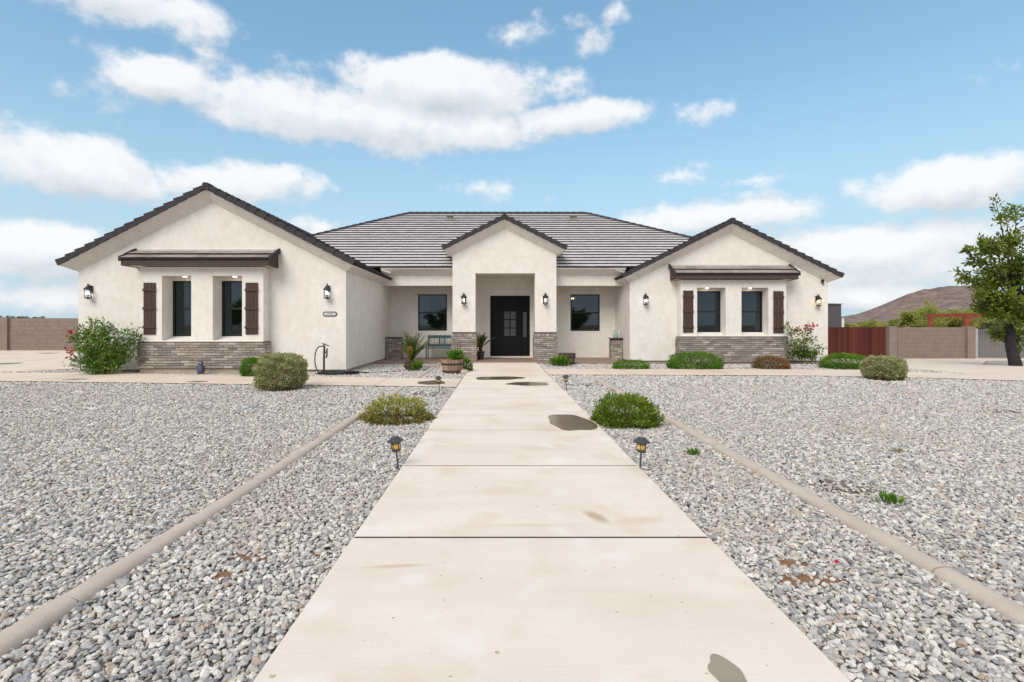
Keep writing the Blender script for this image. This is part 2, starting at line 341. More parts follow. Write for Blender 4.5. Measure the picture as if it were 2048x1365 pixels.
def specks(m, scale, lo, hi, col, amt, off=0.0):
    N, L = nodes_of(m); b = N['Principled BSDF']; src = b.inputs['Base Color'].links[0].from_socket
    ge = N.new('ShaderNodeNewGeometry'); t = N.new('ShaderNodeTexNoise'); t.inputs['Scale'].default_value = scale; t.inputs['Detail'].default_value = 3
    va = N.new('ShaderNodeVectorMath'); va.operation = 'ADD'; va.inputs[1].default_value = (off, off * 2, 0); L.new(ge.outputs['Position'], va.inputs[0]); L.new(va.outputs[0], t.inputs['Vector'])
    mr = N.new('ShaderNodeMapRange'); mr.interpolation_type = 'SMOOTHSTEP'; mr.inputs[1].default_value = lo; mr.inputs[2].default_value = hi; mr.inputs[4].default_value = amt; L.new(t.outputs[0], mr.inputs[0])
    mx = N.new('ShaderNodeMix'); mx.data_type = 'RGBA'; L.new(mr.outputs[0], mx.inputs['Factor']); L.new(src, mx.inputs['A']); mx.inputs['B'].default_value = (*col, 1); L.new(mx.outputs['Result'], b.inputs['Base Color'])
def broom(m):
    N, L = nodes_of(m); b = N['Principled BSDF']; ge = N.new('ShaderNodeNewGeometry'); mp = N.new('ShaderNodeMapping'); mp.inputs['Scale'].default_value = (3, 130, 1); L.new(ge.outputs['Position'], mp.inputs[0])
    t = N.new('ShaderNodeTexNoise'); t.inputs['Scale'].default_value = 1; t.inputs['Detail'].default_value = 4; L.new(mp.outputs[0], t.inputs['Vector'])
    bp = N.new('ShaderNodeBump'); bp.inputs['Strength'].default_value = .3; bp.inputs['Distance'].default_value = .003; L.new(t.outputs[0], bp.inputs['Height'])
    old = b.inputs['Normal'].links[0].from_socket; L.new(old, bp.inputs['Normal']); L.new(bp.outputs[0], b.inputs['Normal'])
    mr = N.new('ShaderNodeMapRange'); mr.inputs[1].default_value = .3; mr.inputs[2].default_value = .7; mr.inputs[3].default_value = .975; mr.inputs[4].default_value = 1.02; L.new(t.outputs[0], mr.inputs[0])
    src = b.inputs['Base Color'].links[0].from_socket; mx = N.new('ShaderNodeMix'); mx.data_type = 'RGBA'; mx.blend_type = 'MULTIPLY'; mx.inputs['Factor'].default_value = 1
    L.new(src, mx.inputs['A']); L.new(mr.outputs[0], mx.inputs['B']); L.new(mx.outputs['Result'], b.inputs['Base Color'])
broom(M['concrete']); broom(M['path_concrete'])
specks(M['concrete'], 2.2, .52, .75, (.62, .47, .34), .45, 4.0)
specks(M['concrete'], 24, .70, .74, (.38, .25, .15), .75, 1.7)
specks(M['concrete'], 3.0, .55, .75, (.78, .74, .70), .6, 9.0)
stain(M['concrete'], (.66, 3.43), .075, .19, .5, (.42, .30, .19), .75, .8)
stain(M['concrete'], (.95, 3.36), .25, .10, .2, (.58, .44, .31), .5, .9)
stain(M['concrete'], (-.55, 2.72), .22, .03, .1, (.56, .40, .27), .7, .8)
stain(M['concrete'], (.2, 3.28), .35, .04, .0, (.60, .45, .31), .5, .9)
stain(M['concrete'], (.4, 8.2), .7, .35, .2, (.60, .46, .33), .55, 1.0)
stain(M['concrete'], (.5, 14.5), 1.2, 2.6, .0, (.62, .47, .34), .55, 1.0)
stain(M['path_concrete'], (5.5, 14.2), 4.5, 1.3, .0, (.60, .44, .31), .5, 1.0, 1.5)
stain(M['path_concrete'], (-5.5, 12.0), 3.5, 1.0, -.12, (.60, .45, .33), .4, 1.0, 1.5)
def leaf_mat(name, ramp, rough=.55, trans=.25):
    m = bpy.data.materials.new(name); N, L = nodes_of(m); b = N['Principled BSDF']
    b.inputs['Roughness'].default_value = rough; b.inputs['Specular IOR Level'].default_value = .3
    a = N.new('ShaderNodeAttribute'); a.attribute_name = 'tone'
    r = N.new('ShaderNodeValToRGB'); els = r.color_ramp.elements
    while len(els) < len(ramp): els.new(.5)
    for i, c in enumerate(ramp): els[i].position = i / (len(ramp) - 1); els[i].color = (*c, 1)
    L.new(a.outputs['Fac'], r.inputs[0]); L.new(r.outputs[0], b.inputs['Base Color'])
    t = N.new('ShaderNodeBsdfTranslucent'); L.new(r.outputs[0], t.inputs[0])
    mx = N.new('ShaderNodeMixShader'); mx.inputs[0].default_value = trans
    L.new(b.outputs[0], mx.inputs[1]); L.new(t.outputs[0], mx.inputs[2]); L.new(mx.outputs[0], N['Material Output'].inputs[0])
    return m
LM = {
 'green': leaf_mat('leaf_green', [(.07, .115, .014), (.14, .21, .02), (.21, .29, .03), (.31, .37, .05)], trans=.35),
 'bright': leaf_mat('leaf_bright', [(.045, .12, .010), (.09, .21, .014), (.14, .29, .02), (.22, .34, .04)], trans=.35),
 'grey': leaf_mat('leaf_grey', [(.17, .13, .07), (.32, .31, .14), (.47, .48, .22), (.58, .59, .32)], trans=.35),
 'yellow': leaf_mat('leaf_yellow', [(.17, .105, .04), (.22, .19, .04), (.32, .32, .06), (.45, .44, .12)], trans=.35),
 'red': leaf_mat('leaf_red', [(.06, .12, .02), (.12, .13, .03), (.26, .09, .04), (.34, .13, .06)]),
 'tree': leaf_mat('leaf_tree', [(.07, .10, .016), (.15, .195, .026), (.24, .29, .04), (.36, .40, .07)], trans=.5),
 'oleander': leaf_mat('leaf_oleander', [(.035, .09, .014), (.075, .165, .02), (.14, .25, .035), (.24, .34, .07)]),
 'palo': leaf_mat('leaf_palo', [(.27, .30, .07), (.36, .38, .09), (.44, .46, .13), (.52, .52, .18)], trans=.5),
 'far': leaf_mat('leaf_far', [(.11, .14, .07), (.16, .19, .09), (.22, .24, .13)], trans=.35),
 'frond': leaf_mat('leaf_frond', [(.03, .07, .012), (.07, .13, .02), (.17, .18, .03), (.42, .25, .04)]),
 'pink': leaf_mat('petals_pink', [(.45, .02, .07), (.60, .05, .12), (.70, .12, .18)]),
 'redfl': leaf_mat('petals_red', [(.35, .02, .02), (.5, .04, .03), (.6, .12, .09)]),
 'pale': leaf_mat('wall_gap_pale', [(.30, .32, .26), (.42, .45, .38), (.5, .52, .45)]),
}

def leaves_mesh(name, P, D, size, material, tone=None, aspect=.45, jitter=.5, fold=.25, sizes=None):
    """P points, D preferred directions: each leaf a folded kite of two triangles each side"""
    n = len(P); rg = RNG
    D = D + rg.normal(0, jitter, (n, 3)); D /= np.linalg.norm(D, axis=1, keepdims=True) + 1e-9
    A = rg.normal(0, 1, (n, 3)); S = np.cross(D, A); S /= np.linalg.norm(S, axis=1, keepdims=True) + 1e-9
    Nn = np.cross(D, S)
    sz = (size * rg.uniform(.65, 1.3, n) if sizes is None else sizes)[:, None]
    base = P; tip = P + D * sz; mid = P + D * sz * .5
    l = mid + S * sz * aspect * .5 + Nn * sz * fold * .4; r = mid - S * sz * aspect * .5 + Nn * sz * fold * .4
    V = np.stack([base, l, tip, r], 1).reshape(-1, 3)
    Fc = np.arange(n * 4).reshape(n, 4)
    tris = np.concatenate([Fc[:, [0, 1, 2]], Fc[:, [0, 2, 3]]], 1).reshape(-1, 3)
    me = bpy.data.meshes.new(name)
    me.vertices.add(len(V)); me.vertices.foreach_set('co', V.astype(np.float32).ravel())
    me.loops.add(len(tris) * 3); me.loops.foreach_set('vertex_index', tris.astype(np.int32).ravel())
    me.polygons.add(len(tris)); me.polygons.foreach_set('loop_start', np.arange(0, len(tris) * 3, 3, dtype=np.int32))
    me.update(calc_edges=True)
    t = rg.uniform(0, 1, n) if tone is None else np.clip(tone, 0, 1)
    at = me.attributes.new('tone', 'FLOAT', 'FACE'); at.data.foreach_set('value', np.repeat(t, 2).astype(np.float32))
    me.materials.append(material); me.validate(); return me

def lump(P, seed, freq=3.0):
    """cheap smooth pseudo noise for outlines"""
    r = np.random.default_rng(seed); s = np.zeros(len(P))
    for k in range(5):
        w = r.normal(0, 1, 3) * freq * (1 + k * .6); s += np.sin(P @ w + r.uniform(0, 6.28)) / (1 + k * .5)
    return s / 2.2
def dome_points(n, rx, ry, h, seed, rough=.12, flat=2.2, inner=.62, under=.25):
    """points through a clipped-dome volume, mostly near its outside"""
    u = RNG.normal(0, 1, (n, 3)); u[:, 2] = np.where(u[:, 2] < 0, u[:, 2] * under, u[:, 2]); u /= np.linalg.norm(u, axis=1, keepdims=True)
    q = np.abs(u) ** flat; k = (q.sum(1)) ** (-1 / flat)
    rad = k * (1 + rough * lump(u, seed) + rough * .8 * lump(u, seed + 3, 9.0)) * (inner + (1 - inner) * RNG.uniform(0, 1, n) ** .45)
    p = u * rad[:, None] * np.array([rx, ry, h]); return p, u

def shrub(name, label, loc, rx, ry, h, n, size, lm, seed=1, rough=.12, flat=2.2, group='shrubs', cat='shrub', tone_fn=None, centre=.25, aspect=.45, jitter=.6, under=.35, inner=.62):
    t = thing(name, label, cat, loc, group)
    z0 = h * centre
    p, u = dome_points(n, rx, ry, h - z0, seed, rough, flat, inner, under); p[:, 2] += z0
    low = p[:, 2] < .015; p[low, 2] = .015 + RNG.uniform(0, .05, low.sum())
    tone = np.clip(.5 + .30 * lump(p / max(rx, .1), seed + 9, 4) + RNG.normal(0, .2, n), 0, 1) if tone_fn is None else tone_fn(p, u)
    me = leaves_mesh('foliage', p, u + np.array([0, 0, .5]), size, lm, tone, aspect=aspect, jitter=jitter)
    link('foliage', me, t, world=False)
    mb = MB()
    r = random.Random(seed)
    for k in range(9):
        a = r.uniform(0, 6.28); e = r.uniform(.3, .8)
        tip = (rx * e * math.cos(a), ry * e * math.sin(a), h * r.uniform(.5, .85))
        mb.tube([(rx * .08 * math.cos(a), ry * .08 * math.sin(a), -.03), (tip[0] * .5, tip[1] * .5, tip[2] * .55), tip], [.012, .008, .003], 5)
    mb.build('stems', M['twig'], t, world=False)
    return t

# ------------------------------------------------------------------ ground and paving
def gz(x, y):
    """the yard falls away gently behind the house on the right"""
    a = min(max((x - 10.5) / 3.0, 0), 1); a = a * a * (3 - 2 * a)
    return -.036 * min(max(y - 15.5, 0), 12) * a
gx = np.concatenate([-np.geomspace(6000, 45, 12), np.linspace(-40, 40, 81), np.geomspace(45, 6000, 12)])
gy = np.concatenate([-np.geomspace(3000, 12, 9), np.linspace(-10, 40, 51), np.geomspace(45, 9000, 14)])
mb = MB()
vv = [(x, y, gz(x, y) - .02) for y in gy for x in gx]
mb.v = vv; nx = len(gx)
for j in range(len(gy) - 1):
    for i in range(nx - 1):
        a = j * nx + i; mb.f.append((a, a + 1, a + nx + 1, a + nx)); mb.m.append(0); mb.val.append(.5)
tag(mb.build('ground', M['ground'], smooth=True), kind='structure')

def gravel_bed_material():
    m = bpy.data.materials.new('gravel_bed'); N, L = nodes_of(m); b = N['Principled BSDF']; b.inputs['Roughness'].default_value = .95; b.inputs['Specular IOR Level'].default_value = .1
    ge = N.new('ShaderNodeNewGeometry')
    v = N.new('ShaderNodeTexVoronoi'); v.inputs['Scale'].default_value = 24; v.inputs['Randomness'].default_value = 1; L.new(ge.outputs['Position'], v.inputs['Vector'])
    r = N.new('ShaderNodeValToRGB'); els = r.color_ramp.elements
    cols = [(.10, .09, .08), (.20, .185, .17), (.14, .125, .115), (.24, .225, .21), (.13, .095, .07)]
    while len(els) < len(cols): els.new(.5)
    for i, c in enumerate(cols): els[i].position = i / (len(cols) - 1); els[i].color = (*c, 1)
    sx = N.new('ShaderNodeSeparateColor'); L.new(v.outputs['Color'], sx.inputs[0]); L.new(sx.outputs[0], r.inputs[0])
    n = N.new('ShaderNodeTexNoise'); n.inputs['Scale'].default_value = .55; n.inputs['Detail'].default_value = 6; L.new(ge.outputs['Position'], n.inputs['Vector'])
    mr = N.new('ShaderNodeMapRange'); mr.inputs[1].default_value = .52; mr.inputs[2].default_value = .7; mr.inputs[4].default_value = .6; L.new(n.outputs[0], mr.inputs[0])
    mx = N.new('ShaderNodeMix'); mx.data_type = 'RGBA'; L.new(mr.outputs[0], mx.inputs['Factor']); L.new(r.outputs[0], mx.inputs['A']); mx.inputs['B'].default_value = (.25, .16, .10, 1)
    L.new(mx.outputs['Result'], b.inputs['Base Color'])
    bp = N.new('ShaderNodeBump'); bp.invert = True; bp.inputs['Distance'].default_value = .02; bp.inputs['Strength'].default_value = .9; L.new(v.outputs['Distance'], bp.inputs['Height']); L.new(bp.outputs[0], b.inputs['Normal'])
    return m
M['gravel_bed'] = gravel_bed_material()

M['gravel_far'] = mat('gravel_far', (.50, .44, .38), .95, (.34, .29, .25), 14, 6, bump=.6, bscale=20, coord='World', bdist=.02)
WX0, WX1 = -.907, 1.295
def lf(x): return 10.71 - (x + 1.06) * .105        # left path: front edge
def lb(x): return 12.56 - (x + 2.75) * .150        # and back edge
RP_FRONT = [(1.295, 13.35), (5, 13.28), (8.3, 13.05), (10.8, 12.5), (12.5, 11.9), (22, 8.6)]
RP_BACK = [(1.295, 15.05), (5, 15.0), (9.5, 14.95), (11.9, 14.5), (12.75, 13.2), (22, 10.0)]
def interp(pl, x):
    for (x0, y0), (x1, y1) in zip(pl, pl[1:]):
        if x0 <= x <= x1: return y0 + (y1 - y0) * (x - x0) / (x1 - x0)
    return pl[-1][1]
APRON = [(-45, 13.2), (-13.5, 14.35), (-12.75, 15.5), (-12.45, 26.2), (-45, 26.2)]
DRIVE_NEAR = [(12.78, 13.2), (22, 10.0), (45, 2.0), (45, 15.5), (12.62, 15.5)]
DRIVE_FAR = [(12.62, 15.5), (45, 15.5), (45, 16.4), (17.0, 17.6), (21.9, 22.5), (45, 24.6), (45, 25.6), (11.9, 25.6), (12.1, 18)]
CURB_L, CURB_R = -2.07, 2.39

mb = MB()
mb.prism_z([(-30, -1.5), (30, -1.5), (30, 15.5), (-30, 15.5)], -.015, 0)
tag(mb.build('gravel_bed', M['gravel_bed']), kind='structure')
mb = MB(); mb.prism_z([(-13.4, 15.52), (12.6, 15.52), (12.2, 19), (-13.0, 19)], -.015, 0)
tag(mb.build('gravel_bed', M['gravel_bed']), kind='structure')
mb = MB(); mb.prism_z([(17.15, 17.75), (45, 16.55), (45, 24.5), (22.0, 22.4)], lambda x, y: gz(x, y) - .012, lambda x, y: gz(x, y) + .008)
tag(mb.build('gravel_bed', M['gravel_far']), kind='structure')

# walkway: slab by slab with open joints
walk_me = {}
wk = MB(); wk.box(WX0 + .01, WX1 - .01, -1.6, 17.5, -.14, -.06)
walkway = tag(wk.build('walkway', M['soil']), kind='structure')
ys = [-.08 + 1.585 * k for k in range(0, 12)]; ys = [y for y in ys if y < 17.3]
ys = [-1.6] + ys + [17.55]
for k, (a, b_) in enumerate(zip(ys, ys[1:])):
    
    s = MB(); dz = random.uniform(-.002, .002)
    ga = {3: .017, 4: .010, 5: .010}.get(k, .004); gb = {2: .017, 3: .010, 4: .010}.get(k, .004)
    s.box(WX0, WX1, a + ga * .5, b_ - gb * .5, -.07, .04 + dz)
    s.build('slab', M['concrete'], walkway, bevel=.005)
    if gb > .005:
        s = MB(); s.box(WX0 + .01, WX1 - .01, b_ - gb * .5 - .004, b_ + gb * .5 + .004, -.055, .0385); s.build('joint', M['joint'], walkway)
# cross paths
def path(name, pieces):
    base = MB()
    for poly in pieces: base.prism_z(poly, -.09, -.006)
    p = tag(base.build(name, M['soil']), kind='structure')
    for poly in pieces:
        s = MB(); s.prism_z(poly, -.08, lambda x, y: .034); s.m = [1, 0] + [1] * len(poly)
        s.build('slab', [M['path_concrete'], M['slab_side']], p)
xs = [-45, -30, -22, -16.5, -13.6, -11.2, -8.4, -5.6, -2.75, WX0 - .012]
path('front_path', [[(a + .006, lf(a + .006)), (b_ - .006, lf(b_ - .006)), (b_ - .006, lb(b_ - .006) if b_ > -13.6 else lf(b_) + 1.9), (a + .006, lb(a) if a > -13.5 else lf(a) + 1.9)] for a, b_ in zip(xs, xs[1:])])
xs = [WX1 + .012, 3.6, 6.2, 8.3, 10.8, 12.5, 15.5, 22]
path('front_path', [[(a + .006, interp(RP_FRONT, a)), (b_ - .006, interp(RP_FRONT, b_)), (b_ - .006, interp(RP_BACK, b_)), (a + .006, interp(RP_BACK, a))] for a, b_ in zip(xs, xs[1:])])
s = MB(); s.prism_z(APRON, -.08, .045); tag(s.build('driveway', M['path_concrete'], bevel=.01), kind='structure')
s = MB(); s.prism_z(DRIVE_NEAR, -.08, .028); s.prism_z(DRIVE_FAR, lambda x, y: gz(max(x, 13.5), y) - .1, lambda x, y: gz(max(x, 13.5), y) + .028)
tag(s.build('driveway', M['path_concrete']), kind='structure')
# porch floor
s = MB(); s.prism_z([(-4.3, 17.3), (WX0 - .01, 17.3), (WX0 - .01, 17.57), (WX1 + .01, 17.57), (WX1 + .01, 17.3), (4.6, 17.3), (4.6, 20.1), (-4.3, 20.1)], -.05, .06)
tag(s.build('porch_floor', M['porch_floor'], bevel=.01), kind='structure')

def puddle(cx, cy, rx, ry, seed, z, m, name='puddle', ang=0, rough=.25):
    r = random.Random(seed); n = 40; pts = []
    ph = [r.uniform(0, 6.28) for _ in range(6)]
    for k in range(n):
        a = 2 * math.pi * k / n
        q = 1 + rough * sum(math.sin((j + 1) * a + ph[j]) / (j + 1) ** .7 for j in range(6)) * .5
        x = rx * q * math.cos(a); y = ry * q * math.sin(a)
        pts.append((cx + x * math.cos(ang) - y * math.sin(ang), cy + x * math.sin(ang) + y * math.cos(ang)))
    s = MB(); s.prism_z(pts, z, z + .0025)
    return tag(s.build(name, m), kind='structure')
def on_ground(x, y, z=.04):
    d = (CAMZ - z) * F / (y - VPY); return ((x - VPX) * d / F, d)
for (x, y, hw, hh, sd, m_) in ((1137, 846, 45, 16, 3, 'wet'), (992, 757, 50, 3.2, 8, 'wet'), (1060, 768, 44, 3.4, 5, 'wet'), (1452, 1345, 32, 34, 12, 'damp')):
    c = on_ground(x, y); a = on_ground(x, y - hh); b_ = on_ground(x, y + hh); w_ = hw * c[1] / F
    puddle(c[0], (a[1] + b_[1]) / 2, w_, abs(a[1] - b_[1]) / 2, sd, .0425, M[m_])
for (x, y, hw, hh, sd) in ((860, 766, 30, 4, 21), (150, 759, 22, 1.2, 22), (395, 764, 20, 1.2, 23)):
    c = on_ground(x, y, .034); a = on_ground(x, y - hh, .034); b_ = on_ground(x, y + hh, .034)
    puddle(c[0], (a[1] + b_[1]) / 2, hw * c[1] / F, abs(a[1] - b_[1]) / 2, sd, .0345, M['wet'])
for (x, y, hw, hh, sd) in ((8, 728, 22, 2.0, 31), (95, 707, 16, .8, 32)):
    c = on_ground(x, y, .045); a = on_ground(x, y - hh, .045); b_ = on_ground(x, y + hh, .045)
    puddle(c[0], (a[1] + b_[1]) / 2, hw * c[1] / F, abs(a[1] - b_[1]) / 2, sd, .0455, M['wet'])

# concrete curbs, segment by segment
prof = [(-.072, -.03), (-.068, .020), (-.054, .042), (-.028, .052), (.0, .055), (.028, .052), (.054, .042), (.068, .020), (.072, -.03)]
def curb(cx, y0, y1, label, off):
    t = thing('concrete_curb', label, 'curb', (cx, (y0 + y1) / 2, 0), 'curbs beside the walkway')
    y = y0 + off
    L_ = .93; k = 0
    while y < y1:
        mb = MB(); n = len(prof); e = min(y + L_ - .013, y1); seg = 4
        jx = random.uniform(-.006, .006); jz = random.uniform(-.008, .004)
        for q in range(seg + 1):
            yy = y + (e - y) * q / seg
            mb.v += [(cx + jx + px_, yy, jz + pz_) for px_, pz_ in prof]
        for q in range(seg):
            for i in range(n - 1):
                a = q * n + i; mb.f.append((a, a + n, a + n + 1, a + 1)); mb.m.append(0); mb.val.append(.5)
        mb.v += mb.v[:n] + mb.v[seg * n:seg * n + n]; b0 = (seg + 1) * n
        mb.f.append(tuple(b0 + i for i in range(n))); mb.f.append(tuple(b0 + n + i for i in range(n))[::-1]); mb.m += [0, 0]; mb.val += [.5, .5]
        o = mb.build('curb_segment', M['curb'], t, smooth=True)
        o.data.polygons[-1].use_smooth = False; o.data.polygons[-2].use_smooth = False; y += L_; k += 1
curb(CURB_L, -.4, lf(CURB_L) - .05, 'rounded tan concrete curb running along the gravel left of the walkway', .0)
curb(CURB_L, lb(CURB_L) + .05, 17.2, 'short tan curb between sago palm and barrel planter, beyond the path', .0)
curb(CURB_R, -.4, 13.25, 'rounded tan concrete curb running along the gravel right of the walkway', .3)

# gravel stones: real stones scattered as one body of gravel
def in_poly(x, y, poly):
    c = np.zeros(len(x), bool); n = len(poly)
    for i in range(n):
        x0, y0 = poly[i]; x1, y1 = poly[(i + 1) % n]
        if y0 == y1: continue
        t = ((y0 > y) != (y1 > y)) & (x < (x1 - x0) * (y - y0) / (y1 - y0) + x0); c ^= t
    return c
BARE = [(on_ground(490, 1122, 0), .10, .055), (on_ground(440, 1155, 0), .07, .05), (on_ground(1625, 1165, 0), .14, .07), (on_ground(1585, 1130, 0), .06, .05), (on_ground(2040, 826, 0), .5, .16),
        (on_ground(860, 790, 0), .35, .35), (on_ground(1330, 835, 0), .0, .0), (on_ground(1170, 772, 0), .4, .25), (on_ground(820, 742, 0), .5, .35), (on_ground(500, 765, 0), .0, .0), (on_ground(1690, 978, 0), .25, .18)]
for i_, (c_, rx_, ry_) in enumerate(BARE):
    if 0 < rx_ < .2: puddle(c_[0], c_[1], rx_ * 1.25, ry_ * 1.25, 60 + i_, .002, M['soil_bare'], 'bare_soil')
def gravel_ok(x, y):
    ok = ~((x > WX0 - .012) & (x < WX1 + .012))
    ok &= ~((x < WX0) & (y > lf(x) - .012) & (y < np.where(x < -13.6, lf(x) + 1.9, lb(x)) + .012))
    rf = np.interp(x, [p[0] for p in RP_FRONT], [p[1] for p in RP_FRONT]); rb = np.interp(x, [p[0] for p in RP_BACK], [p[1] for p in RP_BACK])
    ok &= ~((x > WX1) & (y > rf - .012) & (y < rb + .012))
    ok &= ~((np.abs(x - CURB_L) < .070) & (y < 17.2)) & ~((np.abs(x - CURB_R) < .070) & (y < 13.4))
    for P in (APRON, DRIVE_NEAR, DRIVE_FAR): ok &= ~in_poly(x, y, P)
    ok &= y < 17.28
    ok &= ~((x > -12) & (x < -4.3) & (y > 14.17)) & ~((x > -10.1) & (x < -6.45) & (y > 13.8))
    ok &= ~((x > 6.2) & (x < 10.1) & (y > 17.1))
    keep = np.ones(len(x))
    for (c, rx, ry) in BARE:
        if rx <= 0: continue
        d = ((x - c[0]) / rx) ** 2 + ((y - c[1]) / ry) ** 2
        keep = np.minimum(keep, np.clip((d - .35) / 1.3, .30, 1))
    return ok & (RNG.uniform(0, 1, len(x)) < keep)
def scatter(y0, y1, sp, smin, smax, zlo, zhi):
    half = 1.12 * y1 + .4
    xs = np.arange(-half, half, sp); ysv = np.arange(y0, y1, sp)
    X, Y = np.meshgrid(xs, ysv); X = X.ravel(); Y = Y.ravel()
    X = X + RNG.uniform(-.5, .5, len(X)) * sp; Y = Y + RNG.uniform(-.5, .5, len(Y)) * sp
    k = (X > -1.06 * Y - .3) & (X < 1.10 * Y + .3); X, Y = X[k], Y[k]
    k = gravel_ok(X, Y); X, Y = X[k], Y[k]; n = len(X)
    s = RNG.uniform(smin, smax, n) * np.where(RNG.uniform(0, 1, n) < .06, 1.35, 1)
    S = np.stack([s * RNG.uniform(1.0, 1.75, n), s * RNG.uniform(.75, 1.1, n), s * RNG.uniform(.5, .85, n)], 1)
    Rr = np.stack([RNG.normal(0, .35, n), RNG.normal(0, .35, n), RNG.uniform(0, 6.28, n)], 1)
    Zg = np.array([gz(a, b_) for a, b_ in zip(X, Y)]) if y1 > 15.4 else 0
    Z = RNG.uniform(zlo, zhi, n) + Zg
    return np.stack([X, Y, Z], 1), S, Rr
layers = [scatter(1.6, 4.4, .0245, .0078, .0135, .000, .010), scatter(1.6, 4.4, .034, .0085, .0178, .010, .020),
          scatter(4.4, 7.5, .028, .009, .016, .000, .012), scatter(4.4, 7.5, .045, .0105, .019, .010, .020),
          scatter(7.5, 11.0, .040, .013, .023, .000, .016), scatter(11.0, 17.2, .060, .018, .032, .0, .016)]
P_ = np.concatenate([l[0] for l in layers]); S_ = np.concatenate([l[1] for l in layers]); Rr_ = np.concatenate([l[2] for l in layers])
print('stones', len(P_))
def gravel_stone_material():
    m = bpy.data.materials.new('gravel_stone'); N, L = nodes_of(m); b = N['Principled BSDF']; b.inputs['Roughness'].default_value = .85; b.inputs['Specular IOR Level'].default_value = .2
    oi = N.new('ShaderNodeObjectInfo'); r = N.new('ShaderNodeValToRGB'); r.color_ramp.interpolation = 'CONSTANT'; els = r.color_ramp.elements
    cols = [(.54, .515, .48), (.45, .43, .41), (.64, .61, .57), (.36, .35, .345), (.52, .48, .435), (.49, .47, .445), (.25, .25, .26), (.60, .57, .53), (.42, .405, .39), (.50, .44, .385), (.68, .65, .61), (.33, .32, .315), (.56, .535, .50), (.39, .375, .36), (.43, .34, .275), (.51, .49, .465), (.61, .58, .545), (.46, .445, .43), (.30, .30, .31)]
    while len(els) < len(cols): els.new(.5)
    pos = np.linspace(0, 1, len(cols) + 1)[:-1]
    for i, c in enumerate(cols): els[i].position = pos[i]; els[i].color = (*c, 1)
    L.new(oi.outputs['Random'], r.inputs[0])
    tc = N.new('ShaderNodeTexCoord'); n = N.new('ShaderNodeTexNoise'); n.inputs['Scale'].default_value = 2.2; n.inputs['Detail'].default_value = 4; L.new(tc.outputs['Object'], n.inputs['Vector'])
    mr = N.new('ShaderNodeMapRange'); mr.inputs[1].default_value = .3; mr.inputs[2].default_value = .7; mr.inputs[3].default_value = .8; mr.inputs[4].default_value = 1.2; L.new(n.outputs[0], mr.inputs[0])
    wm = N.new('ShaderNodeCombineColor'); L.new(mr.outputs[0], wm.inputs[0])
    for i_, f_ in ((1, 1.0), (2, .99)):
        q_ = N.new('ShaderNodeMath'); q_.operation = 'MULTIPLY'; q_.inputs[1].default_value = f_; L.new(mr.outputs[0], q_.inputs[0]); L.new(q_.outputs[0], wm.inputs[i_])
    mx = N.new('ShaderNodeMix'); mx.data_type = 'RGBA'; mx.blend_type = 'MULTIPLY'; mx.inputs['Factor'].default_value = 1; L.new(r.outputs[0], mx.inputs['A']); L.new(wm.outputs[0], mx.inputs['B'])
    n2 = N.new('ShaderNodeTexNoise'); n2.inputs['Scale'].default_value = .7; n2.inputs['Detail'].default_value = 6; L.new(oi.outputs['Location'], n2.inputs['Vector'])
    r2 = N.new('ShaderNodeMapRange'); r2.inputs[1].default_value = .50; r2.inputs[2].default_value = .72; r2.inputs[4].default_value = .55; L.new(n2.outputs[0], r2.inputs[0])
    m2 = N.new('ShaderNodeMix'); m2.data_type = 'RGBA'; L.new(r2.outputs[0], m2.inputs['Factor']); L.new(mx.outputs['Result'], m2.inputs['A']); m2.inputs['B'].default_value = (.45, .385, .325, 1)
    L.new(m2.outputs['Result'], b.inputs['Base Color']); return m
M['gravel_stone'] = gravel_stone_material()
